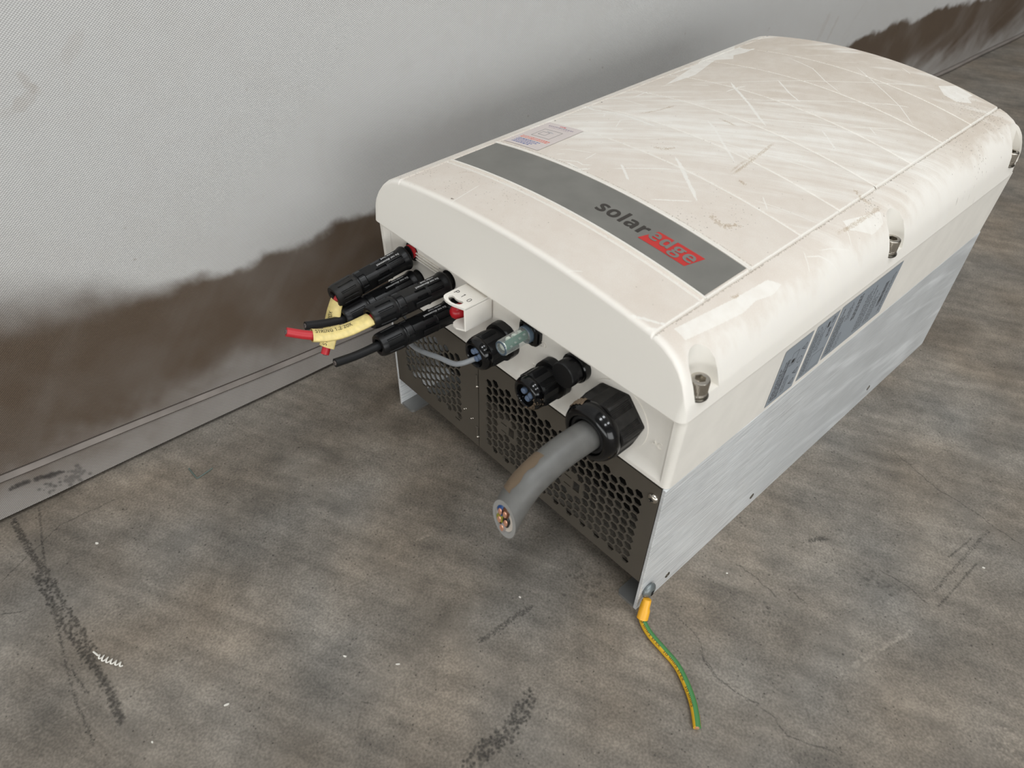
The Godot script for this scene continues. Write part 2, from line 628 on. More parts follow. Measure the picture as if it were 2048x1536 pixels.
			out[q * 3 + 1] = int(clampf(g, 0, 1) * 255)
			out[q * 3 + 2] = int(clampf(bl, 0, 1) * 255)
	return tex(w, h, out)


func floor_texture() -> ImageTexture:
	var w := 1536
	var k := w / 1.2
	var dark := Canvas.new(w, w)
	var crack := Canvas.new(w, w)
	var pale := Canvas.new(w, w)
	rng.seed = 5
	for t in TYRE:
		var r: float = t[0] * 0.0001 * k * 0.5
		var p := poly_px(t, k, -0.45, 0.45)
		var n := 2 if r < 3.0 else 5
		for q in n:   # rubber left in short dashes
			var o := Vector2(rng.randf_range(-1, 1), rng.randf_range(-1, 1)) * r * 0.55
			var pp := PackedVector2Array()
			for e in p: pp.append(e + o)
			dark.line(pp, clampf(r * 0.18, 0.6, 1.3), 0.75, 0.55, r * 0.35, rng)
	for t in CRACK:
		var p := poly_px(t, k, -0.45, 0.45)
		var pp := PackedVector2Array()
		for i in p.size() - 1:
			for s in 5:
				pp.append(p[i].lerp(p[i + 1], s / 5.0) + Vector2(rng.randf_range(-1.2, 1.2), rng.randf_range(-1.2, 1.2)))
		pp.append(p[p.size() - 1])
		crack.line(pp, maxf(0.42, t[0] * 0.00006 * k * 0.5), 0.85, 0.25, 0.25, rng, true)
	for t in PALE:
		pale.line(poly_px(t, k, -0.45, 0.45), maxf(0.5, t[0] * 0.0001 * k * 0.4), 0.42, 0.4, maxf(0.3, t[0] * 0.0001 * k * 0.3), rng, true)
	for i in 140:   # faint hairlines and specks
		var p := Vector2(rng.randf() * w, rng.randf() * w)
		var a := rng.randf_range(-0.4, 1.4)
		pale.line(PackedVector2Array([p, p + Vector2(cos(a), -sin(a)) * rng.randf_range(8, 50)]), 0.5, 0.25, 0.5, 0.3, rng, true)
	for i in 900:
		var p := Vector2(rng.randf() * w, rng.randf() * w)
		if rng.randf() < 0.75: dark.dot(p.x, p.y, rng.randf_range(0.3, 1.0), rng.randf_range(0.3, 0.9))
		else: pale.dot(p.x, p.y, rng.randf_range(0.3, 0.7), rng.randf_range(0.4, 1.0))
	for c in [[0.239, -0.115, 14.0], [-0.045, 0.013, 9.0], [0.075, -0.075, 4.0], [0.12, -0.17, 6.0]]:
		for i in int(c[2] * 8):
			var p := Vector2((c[0] + 0.45 + rng.randfn(0, 0.008)) * k, (0.45 - c[1] + rng.randfn(0, 0.006)) * k)
			if c[2] > 10.0: pale.dot(p.x, p.y, rng.randf_range(0.5, 1.6), rng.randf_range(0.1, 0.6))
			else: dark.dot(p.x, p.y, rng.randf_range(0.5, 2.0), rng.randf_range(0.1, 0.35))
	var big := seamless_bytes(w, w, 31, 0.0055, 5)
	var mid := seamless_bytes(w, w, 33, 0.022, 4)
	var hue := seamless_bytes(w, w, 37, 0.004, 3)
	var fine := noise_bytes(w, w, 39, 0.21, 3)
	var st := FastNoiseLite.new()
	st.seed = 77
	st.frequency = 1.0
	st.fractal_octaves = 4
	var out := PackedByteArray()
	out.resize(w * w * 3)
	for j in w:
		for i in w:
			var q := j * w + i
			var b := big[q] / 255.0 - 0.5
			var m := mid[q] / 255.0 - 0.5
			var f := fine[q] / 255.0 - 0.5
			var hh := hue[q] / 255.0 - 0.5
			var tr := st.get_noise_2d((i * 0.45 - j * 0.89) * 0.045, (i * 0.89 + j * 0.45) * 0.008)
			var v := 0.66 + b * 0.17 + m * 0.07 + f * 0.07 + tr * 0.08
			v *= 1.0 - dark.d[q] * 0.62
			v *= 1.0 - crack.d[q] * 0.6
			v = lerpf(v, 0.96, pale.d[q] * 0.8)
			out[q * 3] = int(clampf(v * (1.0 + hh * 0.05), 0, 1) * 255)
			out[q * 3 + 1] = int(clampf(v * (0.94 - hh * 0.01), 0, 1) * 255)
			out[q * 3 + 2] = int(clampf(v * (0.862 - hh * 0.07), 0, 1) * 255)
	return tex(w, w, out)


# fine grain of the concrete: albedo and height
func grain() -> Array:
	var w := 512
	var a := seamless_bytes(w, w, 51, 0.035, 4)
	var f := seamless_bytes(w, w, 53, 0.16, 3)
	var out := PackedByteArray()
	out.resize(w * w * 3)
	var hb := PackedByteArray()
	hb.resize(w * w * 3)
	rng.seed = 9
	var pits := Canvas.new(w, w)
	for i in 420:
		pits.dot(rng.randf() * w, rng.randf() * w, rng.randf_range(0.4, 1.5), rng.randf_range(0.3, 1.0))
	for q in w * w:
		var v := 0.74 + (a[q] / 255.0 - 0.5) * 0.08 + (f[q] / 255.0 - 0.5) * 0.22
		v *= 1.0 - pits.d[q] * 0.4
		var h := clampf(0.6 + (f[q] / 255.0 - 0.5) * 0.5 + (a[q] / 255.0 - 0.5) * 0.15 - pits.d[q] * 0.4, 0, 1)
		for c in 3:
			out[q * 3 + c] = int(clampf(v, 0, 1) * 255)
			hb[q * 3 + c] = int(h * 255)
	return [tex(w, w, out), tex(w, w, hb)]


# woven scrim of the tarpaulin: 4 x 4 threads
func weave() -> Array:
	var w := 128
	var h := 96
	var out := PackedByteArray()
	out.resize(w * h * 3)
	var hb := PackedByteArray()
	hb.resize(w * h * 3)
	for j in h:
		for i in w:
			var a := i / 32.0
			var b := j / 24.0
			var bestd := 9.0
			for o in [Vector2(0, 0), Vector2(0.5, 0.5)]:
				var dx := fposmod(a - o.x + 0.5, 1.0) - 0.5
				var dy := fposmod(b - o.y + 0.5, 1.0) - 0.5
				bestd = minf(bestd, Vector2(dx * 2.0, dy * 2.0).length())
			var t := smoothstep(0.98, 0.22, bestd)
			var v := lerpf(0.60, 0.865, t)  # gloss on the threads and shade in the gaps, painted as tone
			var q := j * w + i
			out[q * 3] = int(v * 255); out[q * 3 + 1] = int(v * 0.995 * 255); out[q * 3 + 2] = int(v * 0.985 * 255)
			for c in 3: hb[q * 3 + c] = int(t * 255)
	return [tex(w, h, out), tex(w, h, hb)]


func wall_texture() -> ImageTexture:
	var w := 2048
	var h := 512
	var kz := w / 2.45
	var ky := h / 0.6
	rng.seed = 15
	var black := Canvas.new(w, h)
	var tan := Canvas.new(w, h)
	var at := func(z: float, y: float) -> Vector2: return Vector2((0.45 - z) * kz, (0.6 - y) * ky)
	for s in [[0.3265, 0.0300, 0.3130, 0.0290], [0.3080, 0.0280, 0.2880, 0.0235], [0.3000, 0.0250, 0.2930, 0.0240]]:
		for n in 5:
			black.line(PackedVector2Array([at.call(s[0], s[1]), at.call(s[2], s[3])]), 1.1, 0.95, 0.25, 1.2, rng)
	for n in 40:
		var p: Vector2 = at.call(0.282 + rng.randfn(0, 0.006), 0.014 + rng.randfn(0, 0.004))
		black.dot(p.x, p.y, rng.randf_range(0.4, 1.8), 0.55)
	for n in 20:
		var p: Vector2 = at.call(0.303 + rng.randfn(0, 0.004), 0.016 + rng.randfn(0, 0.003))
		black.dot(p.x, p.y, rng.randf_range(0.4, 1.2), 0.7)
	for s in [[0.2035, 0.3245, 0.1933, 0.330, 4.5, 0.5], [0.1933, 0.330, 0.1875, 0.337, 4.0, 0.6], [0.192, 0.336, 0.194, 0.345, 2.5, 0.45], [0.215, 0.322, 0.2035, 0.3245, 4.0, 0.3], [0.149, 0.363, 0.166, 0.345, 4.0, 0.22], [0.166, 0.345, 0.172, 0.325, 3.0, 0.12], [-0.90, 0.20, -0.885, 0.165, 3.0, 0.5], [-0.985, 0.22, -0.93, 0.16, 2.0, 0.4], [-0.87, 0.21, -0.85, 0.16, 5.0, 0.4], [0.11, 0.26, 0.085, 0.15, 4.0, 0.10], [0.02, 0.24, 0.01, 0.17, 3.0, 0.10]]:
		for n in 4:
			tan.line(PackedVector2Array([at.call(s[0], s[1]), at.call(s[2], s[3])]), s[4] * rng.randf_range(0.4, 1.0), s[5] * rng.randf_range(0.4, 1.0), 0.3, s[4] * 0.35, rng, true)
	for n in 60:
		var p: Vector2 = at.call(rng.randf_range(-1.9, 0.42), rng.randf_range(0.05, 0.35))
		black.dot(p.x, p.y, rng.randf_range(0.3, 0.9), 0.5)
	var big := noise_bytes(w, h, 61, 0.008, 4)
	var mid := noise_bytes(w, h, 63, 0.035, 4)
	var st := FastNoiseLite.new()
	st.seed = 99
	st.frequency = 1.0
	st.fractal_octaves = 3
	var cz := [0.45, 0.2590, 0.2024, 0.1535, 0.1101, 0.0666, 0.0368, 0.0, -0.053, -0.5, -0.9558, -1.0985, -1.4763, -2.0]
	var cy := [0.215, 0.196, 0.173, 0.1615, 0.1585, 0.1618, 0.1609, 0.158, 0.158, 0.150, 0.1453, 0.1527, 0.1346, 0.13]
	var out := PackedByteArray()
	out.resize(w * h * 4)
	for i in w:
		var z := 0.45 - i / kz
		var hb := 0.15
		for n in cz.size() - 1:
			if z <= cz[n] and z >= cz[n + 1]:
				hb = lerpf(cy[n], cy[n + 1], (cz[n] - z) / (cz[n] - cz[n + 1]))
		var soft := lerpf(0.006, 0.045, smoothstep(0.10, 0.28, z))
		for j in h:
			var y := 0.6 - j / ky
			var q := j * w + i
			var b := big[q] / 255.0 - 0.5
			var m := mid[q] / 255.0 - 0.5
			var e := hb + b * 0.030 + m * 0.012
			var dirt := smoothstep(e + soft, e - soft, y)
			var dn := dirt
			# lighter where water has run and where the hem has rubbed
			var run := st.get_noise_2d((z + y * 0.8) * 26.0, y * 5.0)
			dirt *= clampf(0.97 + b * 0.25 - clampf(run, 0.0, 0.6) * 0.05, 0.0, 0.99)
			dirt *= lerpf(0.66, 1.0, smoothstep(0.015, 0.075, y + b * 0.05 + m * 0.02))
			if z < -0.9:
				dirt *= clampf(1.05 - clampf(st.get_noise_2d((z + y * 2.2) * 7.0, y * 5.0 + 9.0) + 0.1, 0.0, 1.0) * 0.5 * smoothstep(0.13, 0.04, y), 0.3, 1.0)
			var veil := 0.10 * smoothstep(e + 0.14, e, y) + 0.05 * smoothstep(0.05, -0.25, m + b) * (1.0 - dn)
			var al := clampf(dirt, 0.0, 1.0)
			var r := 0.340
			var g := 0.285
			var bl := 0.232
			# thin brownish veil and rust-coloured smears over the clean sheet
			var t := maxf(tan.d[q] * 0.45, veil * 0.55) * (1.0 - al)
			if t > 0.0:
				var k0 := al + t
				r = (r * al + 0.50 * t) / k0; g = (g * al + 0.40 * t) / k0; bl = (bl * al + 0.28 * t) / k0
				al = k0
			var k := black.d[q] * 0.85
			r = lerpf(r, 0.13, k); g = lerpf(g, 0.11, k); bl = lerpf(bl, 0.10, k)
			al = lerpf(al, 1.0, k)
			out[q * 4] = int(clampf(r, 0, 1) * 255)
			out[q * 4 + 1] = int(clampf(g, 0, 1) * 255)
			out[q * 4 + 2] = int(clampf(bl, 0, 1) * 255)
			out[q * 4 + 3] = int(clampf(al, 0, 1) * 255)
	return ImageTexture.create_from_image(Image.create_from_data(w, h, false, Image.FORMAT_RGBA8, out))


# brushed aluminium: streaks along u, with dull milky patches; rough = the roughness map
func brushed() -> Array:
	var w := 1024
	var h := 512
	var a := noise_bytes(16, h, 71, 0.9, 2)
	var patch := noise_bytes(w, h, 73, 0.006, 4)
	var st := FastNoiseLite.new()
	st.seed = 75
	st.frequency = 1.0
	st.fractal_octaves = 3
	var al := PackedByteArray()
	al.resize(w * h * 3)
	var ro := PackedByteArray()
	ro.resize(w * h * 3)
	for j in h:
		for i in w:
			var q := j * w + i
			var z := float(i) / w       # 0 at the front end
			var s := st.get_noise_2d(i * 0.006, j * 0.55) + 0.6 * st.get_noise_2d(i * 0.02 + 50.0, j * 1.3)
			var p := patch[q] / 255.0 - 0.5
			var sm := st.get_noise_2d((i - j * 0.5) * 0.0025, (j + i * 0.28) * 0.013 + 80.0)
			var near := smoothstep(0.55, 0.15, z + p * 0.5)  # front end painted brighter for the sheen on the brushed metal
			var v := 0.83 + 0.10 * near + s * 0.20 * (0.25 + 0.75 * near) + p * 0.10 + clampf(sm - 0.1, 0.0, 0.5) * 0.16 * (1.0 - near)
			var rr := 0.40 + s * 0.12 * near + p * 0.1 + (1.0 - near) * 0.12
			al[q * 3] = int(clampf(v * 0.985, 0, 1) * 255)
			al[q * 3 + 1] = int(clampf(v * 0.995, 0, 1) * 255)
			al[q * 3 + 2] = int(clampf(v, 0, 1) * 255)
			for c in 3: ro[q * 3 + c] = int(clampf(rr, 0.1, 1) * 255)
	return [tex(w, h, al), tex(w, h, ro)]


# printed side labels: 0, 1, 2 from the connector end; u along the lines of print, v across them
func label_texture(which: int) -> ImageTexture:
	var w := 256
	var h := 160 if which < 2 else 400
	var im := Image.create(w, h, false, Image.FORMAT_RGB8)
	var base := Color8(150, 158, 166)
	var ink := Color8(24, 28, 34)
	im.fill(base)
	rng.seed = 300 + which
	var lines := func(x0: int, x1: int, y0: int, n: int, pitch: int, hgt: int, full: float) -> void:
		for k in n:
			var x := x0
			var endx := int(lerpf(x0, x1, rng.randf_range(full, 1.0)))
			while x < endx:
				var l := rng.randi_range(5, 18)
				for q in range(x, mini(x + l, endx)):
					if rng.randf() < 0.9:
						im.fill_rect(Rect2i(q, y0 + k * pitch, 1, hgt), ink.lerp(base, rng.randf_range(0.0, 0.25)))
				x += l + rng.randi_range(2, 4)
	var bars := func(x0: int, x1: int, y0: int, hgt: int) -> void:
		var x := x0
		while x < x1:
			var l := rng.randi_range(1, 3)
			im.fill_rect(Rect2i(x, y0, mini(l, x1 - x), hgt), ink)
			x += l + rng.randi_range(1, 3)
	var frame := func(x0: int, y0: int, ww: int, hh: int) -> void:
		im.fill_rect(Rect2i(x0, y0, ww, 2), ink); im.fill_rect(Rect2i(x0, y0 + hh - 2, ww, 2), ink)
		im.fill_rect(Rect2i(x0, y0, 2, hh), ink); im.fill_rect(Rect2i(x0 + ww - 2, y0, 2, hh), ink)
	var triangle := func(cx: int, cy: int, s: int) -> void:
		for k in s:
			var hw := int(k * 0.55)
			im.fill_rect(Rect2i(cx - hw - 1, cy + k, 3, 1), ink); im.fill_rect(Rect2i(cx + hw - 1, cy + k, 3, 1), ink)
		im.fill_rect(Rect2i(cx - int(s * 0.55), cy + s, int(s * 1.1), 3), ink)
		im.fill_rect(Rect2i(cx - 1, cy + int(s * 0.4), 3, int(s * 0.35)), ink)
	if which == 0:
		lines.call(16, 190, 14, 3, 10, 6, 0.8)
		bars.call(16, 190, 44, 16)
		lines.call(20, 120, 72, 3, 9, 4, 0.7)
		frame.call(150, 66, 60, 34)
		im.fill_rect(Rect2i(158, 74, 18, 18), ink)
		for c in [40, 90, 200]: triangle.call(c, 116, 26)
		for t in 40:
			var p := Vector2(145, 130) + Vector2(cos(t * 0.157), sin(t * 0.157)) * 13.0
			im.fill_rect(Rect2i(int(p.x), int(p.y), 2, 2), ink)
	elif which == 1:
		lines.call(14, 240, 10, 4, 10, 5, 0.85)
		lines.call(110, 236, 56, 3, 11, 4, 0.7)
		im.fill_rect(Rect2i(206, 92, 26, 14), ink)
		lines.call(150, 196, 118, 2, 10, 7, 0.9)
		frame.call(14, 60, 78, 84)
		lines.call(214, 246, 118, 2, 12, 6, 0.9)
	else:
		lines.call(14, 236, 12, 4, 11, 6, 0.75)
		lines.call(150, 240, 66, 3, 10, 4, 0.7)
		for k in 3:
			frame.call(20 + k * 26, 66, 18, 18)
		lines.call(120, 244, 120, 2, 14, 9, 0.9)
		lines.call(20, 236, 190, 5, 12, 5, 0.7)
		lines.call(20, 200, 262, 4, 12, 5, 0.6)
		bars.call(70, 190, 322, 26)
		lines.call(20, 240, 362, 2, 12, 5, 0.8)
	return ImageTexture.create_from_image(im)


func notice_texture() -> ImageTexture:
	var im := Image.create(192, 256, false, Image.FORMAT_RGB8)
	im.fill(Color8(214, 203, 198))
	rng.seed = 410
	var row := func(y: int, x0: int, x1: int, hh: int, c: Color) -> void:
		var x := x0
		while x < x1:
			var l := rng.randi_range(4, 13)
			im.fill_rect(Rect2i(x, y, mini(l, x1 - x), hh), c.lerp(Color8(214, 203, 198), rng.randf_range(0.0, 0.35)))
			x += l + 3
	# u runs along +x, v toward the connector end
	row.call(14, 80, 112, 8, Color8(205, 90, 90))
	row.call(28, 30, 165, 7, Color8(120, 105, 130))
	row.call(42, 40, 150, 4, Color8(170, 150, 160))
	var ink := Color8(70, 68, 66)
	for r in [[46, 70, 100, 2], [46, 148, 100, 2], [46, 70, 2, 80], [144, 70, 2, 80], [62, 96, 40, 2], [62, 126, 40, 2], [62, 96, 2, 32], [100, 96, 2, 32]]:
		im.fill_rect(Rect2i(r[0], r[1], r[2], r[3]), ink)
	for k in 24:
		im.fill_rect(Rect2i(72 + k, 84 + k / 2, 26, 2), ink if k % 4 == 0 else Color8(190, 184, 184))
	for k in 2:
		row.call(168 + k * 12, 22, 172, 8, Color8(226, 110, 90))
	for k in 4:
		row.call(196 + k * 12, 26, 150 - k * 10, 7, Color8(70, 85, 150))
	return ImageTexture.create_from_image(im)


# ------------------------------------------------------------------ materials
func mk(called: String, c: Color, rough: float, metal := 0.0, spec := 0.5) -> StandardMaterial3D:
	var m := StandardMaterial3D.new()
	m.resource_name = called
	m.albedo_color = c
	m.roughness = rough
	m.metallic = metal
	m.metallic_specular = spec
	mat[called] = m
	return m


func scuff_texture(lo: float, hi: float, sd: int, freq: float) -> ImageTexture:
	var w := 256
	var a := seamless_bytes(w, w, sd, freq, 4)
	var out := PackedByteArray()
	out.resize(w * w * 3)
	for q in w * w:
		var v := int(clampf(lerpf(lo, hi, a[q] / 255.0), 0, 1) * 255)
		for c in 3: out[q * 3 + c] = v
	return tex(w, w, out)


func materials() -> void:
	var lid := mk("dusty_white_plastic", Color.WHITE, 0.62)
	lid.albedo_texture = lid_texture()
	lid.texture_repeat = false
	var bt := scuff_texture(0.3, 0.8, 91, 0.25)
	lid.metallic_specular = 0.35
	var wp := mk("white_plastic", Color8(238, 233, 224), 0.45)
	wp.metallic_specular = 0.4
	var scuffs := scuff_texture(0.965, 1.0, 93, 0.02)
	wp.albedo_texture = scuffs
	wp.uv1_triplanar = true
	wp.uv1_scale = Vector3.ONE * 6.0
	var gp := mk("grey_panel", Color8(92, 86, 77), 0.45, 0.3)
	gp.albedo_texture = scuffs
	gp.uv1_triplanar = true
	gp.uv1_scale = Vector3.ONE * 5.0
	mk("dark_inside", Color8(30, 29, 28), 0.7)
	mk("fin_metal", Color8(92, 90, 86), 0.5, 0.6)
	var br := brushed()
	var al := mk("brushed_aluminium", Color.WHITE, 1.0, 0.35)
	al.albedo_texture = br[0]
	al.roughness_texture = br[1]
	al.texture_repeat = true
	al.anisotropy_enabled = true
	al.anisotropy = 0.7
	mk("foot_metal", Color8(150, 150, 148), 0.45, 0.7)
	mk("black_plastic", Color8(17, 17, 18), 0.36, 0.0, 0.4)
	mk("black_gloss", Color8(10, 10, 11), 0.12, 0.0, 0.45)
	var bd := mk("black_dusty", Color8(40, 38, 36), 0.5, 0.0, 0.4)
	bd.albedo_texture = scuff_texture(0.55, 1.1, 95, 0.03)
	bd.uv1_triplanar = true
	bd.uv1_scale = Vector3.ONE * 20.0
	mk("black_rubber", Color8(25, 25, 26), 0.5, 0.0, 0.4)
	mk("deep_black", Color8(8, 8, 8), 0.6)
	mk("plug_grey", Color8(98, 114, 138), 0.45)
	mk("red_plastic", Color8(176, 18, 30), 0.28)
	mk("red_sheath", Color8(186, 40, 48), 0.42)
	var cream := mk("cream_sleeve", Color8(238, 216, 142), 0.42)
	cream.albedo_texture = scuff_texture(0.86, 1.02, 97, 0.05)
	cream.uv1_triplanar = true
	cream.uv1_scale = Vector3.ONE * 14.0
	cream.backlight = Color(0.12, 0.10, 0.05)
	cream.backlight_enabled = true
	mk("ink", Color8(44, 38, 32), 0.6)
	mk("white_print", Color8(205, 205, 205), 0.6)
	mk("logo_dark", Color8(52, 47, 42), 0.5)
	mk("logo_red", Color8(190, 46, 42), 0.45)
	var lg := mk("logo_grey", Color8(122, 120, 114), 0.42)
	lg.albedo_texture = scuff_texture(0.92, 1.03, 99, 0.015)
	lg.uv1_triplanar = true
	lg.uv1_scale = Vector3.ONE * 7.0
	mk("steel", Color8(196, 190, 180), 0.24, 1.0)
	mk("dark_steel", Color8(120, 116, 108), 0.3, 1.0)
	mk("bolt_grey", Color8(122, 128, 128), 0.4, 0.5)
	mk("copper", Color8(232, 172, 142), 0.34, 0.6)
	mk("tinned_copper", Color8(104, 96, 92), 0.45, 0.5)
	var gs := mk("grey_sheath", Color8(98, 97, 94), 0.46)
	gs.albedo_texture = scuff_texture(0.90, 1.04, 101, 0.03)
	gs.uv1_triplanar = true
	gs.uv1_scale = Vector3.ONE * 12.0
	mk("mud", Color8(104, 88, 70), 0.9)
	mk("cut_plastic", Color8(150, 149, 146), 0.6)
	mk("filler", Color8(206, 196, 184), 0.7)
	mk("core_blue", Color8(24, 66, 120), 0.4)
	mk("core_brown", Color8(92, 54, 34), 0.4)
	mk("core_black", Color8(20, 20, 20), 0.4)
	mk("core_grey", Color8(150, 142, 140), 0.4)
	mk("core_green", Color8(140, 136, 40), 0.4)
	mk("wire_green", Color8(72, 132, 76), 0.42)
	mk("wire_yellow", Color8(214, 168, 34), 0.42)
	mk("lug_yellow", Color8(236, 172, 44), 0.36)
	mk("thin_grey", Color8(140, 143, 146), 0.45)
	var cl := mk("clear_plastic", Color(0.86, 0.9, 0.88, 0.14), 0.05)
	cl.transparency = BaseMaterial3D.TRANSPARENCY_ALPHA
	mk("smoke_plastic", Color8(70, 84, 96), 0.2)
	mk("circuit_green", Color8(22, 92, 72), 0.4)
	mk("led_lens", Color8(205, 212, 200), 0.2)
	mk("board_parts", Color8(120, 134, 126), 0.4)
	mk("chip_white", Color8(222, 218, 208), 0.6)
	mk("chip_green", Color8(92, 104, 98), 0.5)
	var gr := grain()
	var fl := mk("concrete", Color.WHITE, 0.62)
	fl.metallic_specular = 0.42
	fl.albedo_texture = gr[0]
	fl.heightmap_enabled = true
	fl.heightmap_texture = gr[1]
	fl.heightmap_scale = 0.03
	fl.heightmap_deep_parallax = false
	fl.detail_enabled = true
	fl.detail_blend_mode = BaseMaterial3D.BLEND_MODE_MUL
	fl.detail_albedo = floor_texture()
	fl.detail_uv_layer = BaseMaterial3D.DETAIL_UV_2
	var wv := weave()
	var wa := mk("tarpaulin", Color.WHITE, 0.55, 0.0, 0.35)
	wa.albedo_texture = wv[0]
	wa.uv1_scale = Vector3(1.0 / 0.00896, 1.0 / 0.00664, 1)
	wa.heightmap_enabled = true
	wa.heightmap_texture = wv[1]
	wa.heightmap_scale = 0.015
	wa.detail_enabled = true
	wa.detail_blend_mode = BaseMaterial3D.BLEND_MODE_MIX
	wa.detail_albedo = wall_texture()
	wa.detail_uv_layer = BaseMaterial3D.DETAIL_UV_2
	var wu := mk("tarpaulin_clean", Color.WHITE, 0.55, 0.0, 0.35)
	wu.albedo_texture = wv[0]
	wu.uv1_scale = wa.uv1_scale
	var seam := mk("weld_seam", Color8(146, 138, 132), 0.4)
	seam.albedo_texture = scuff_texture(0.82, 1.05, 103, 0.02)
	seam.uv1_triplanar = true
	seam.uv1_scale = Vector3.ONE * 4.0
	mk("seam_line", Color8(70, 62, 56), 0.7)
	mk("hall_paint", Color8(176, 176, 174), 0.8)
	mk("hall_dark", Color8(92, 92, 92), 0.8)
	mk("hall_ceiling", Color8(200, 200, 198), 0.8)
	var lp := mk("lamp_panel", Color8(250, 250, 246), 0.5)
	lp.emission_enabled = true
	lp.emission = Color(1.0, 0.985, 0.95)
	lp.emission_energy_multiplier = LAMP_GLOW
	mk("lamp_case", Color8(190, 190, 190), 0.5)

# ------------------------------------------------------------------ the place
func _ready() -> void:
	var cam := Camera3D.new()
	cam.name = "camera"
	cam.position = Vector3(0.1489, 0.5172, 0.2849)
	cam.basis = Basis.from_euler(Vector3(-0.7395, 0.8096, 0.0289), EULER_ORDER_YXZ)
	cam.fov = 2.0 * rad_to_deg(atan(768.0 / 1440.18))
	cam.near = 0.02
	cam.far = 60.0
	cam.current = true
	add_child(cam)

	var env := Environment.new()
	var lens := CameraAttributesPhysical.new()
	lens.frustum_focal_length = 22.502
	lens.frustum_focus_distance = 0.62
	lens.frustum_near = 0.02
	lens.frustum_far = 60.0
	lens.exposure_aperture = 9.0
	cam.attributes = lens
	env.background_mode = Environment.BG_COLOR
	env.background_color = Color.BLACK
	env.tonemap_mode = Environment.TONE_MAPPER_LINEAR
	env.tonemap_exposure = EXPOSURE
	env.sdfgi_enabled = true
	env.ssao_enabled = true
	env.ssil_enabled = true
	var we := WorldEnvironment.new()
	we.name = "environment"
	we.environment = env
	add_child(we)

	materials()
	lamps()
	setting()
	build_inverter()
	build_connectors()
	build_cables()
	build_debris()


func lamps() -> void:
	for i in LAMPS.size():
		var l: Array = LAMPS[i]
		var p := Vector3(l[0], l[1], l[2])
		var t := thing("ceiling_lamp", p, "flat white lamp panel under the hall ceiling, out of the picture", "lamp", "lamp panels under the hall ceiling")
		var b := MB.new()
		b.box(p + Vector3(0, 0.05, 0), Vector3(l[3] + 0.04, 0.06, l[4] + 0.04), 0.004)
		part("lamp_case", b.mesh(0), mat.lamp_case, t)
		b = MB.new()
		b.box(p + Vector3(0, 0.012, 0), Vector3(l[3], 0.016, l[4]), 0.002)
		part("lamp_panel", b.mesh(0), mat.lamp_panel, t)
		var a := AreaLight3D.new()
		a.name = "area_light"
		a.area_size = Vector2(l[3], l[4])
		a.area_normalize_energy = true
		a.light_energy = l[5]
		a.light_color = LAMP_TINT
		a.area_range = 30.0
		a.area_attenuation = 2.0
		a.shadow_enabled = true
		a.rotation.x = -PI / 2
		t.add_child(a)
		a.position = Vector3(0, -0.004, 0)


# glowing panel added out of view to light upright faces, with its area light
func fill_light(called: String, c: Vector3, w: float, h: float, turn: float, energy: float) -> void:
	var basis := Basis(Vector3.UP, turn)
	var b := MB.new()
	b.xf = Transform3D(basis, c)
	b.box(Vector3(0, 0, 0.02), Vector3(w, h, 0.03))
	var o := structure(called, b.mesh(0), mat.lamp_panel)
	var a := AreaLight3D.new()
	a.name = "fill_light"
	a.area_size = Vector2(w, h)
	a.area_normalize_energy = true
	a.light_energy = energy
	a.light_color = FILL_TINT
	a.area_range = 30.0
	a.area_attenuation = 2.0
	a.shadow_enabled = true
	a.transform = Transform3D(basis, c + basis * Vector3(0, 0, -0.02))
	o.add_child(a)


func wall_x(y: float, z: float) -> float:
	var w := 0.0018 * sin(z * 7.0 + y * 5.0) + 0.0012 * sin(z * 17.0 - y * 9.0 + 1.0)
	if y < 0.05:
		w += 0.004 * pow(1.0 - y / 0.05, 2.0)
	return -0.4151 - 0.025 * clampf(z, -3.0, 1.0) + w * smoothstep(3.0, 1.0, absf(z))


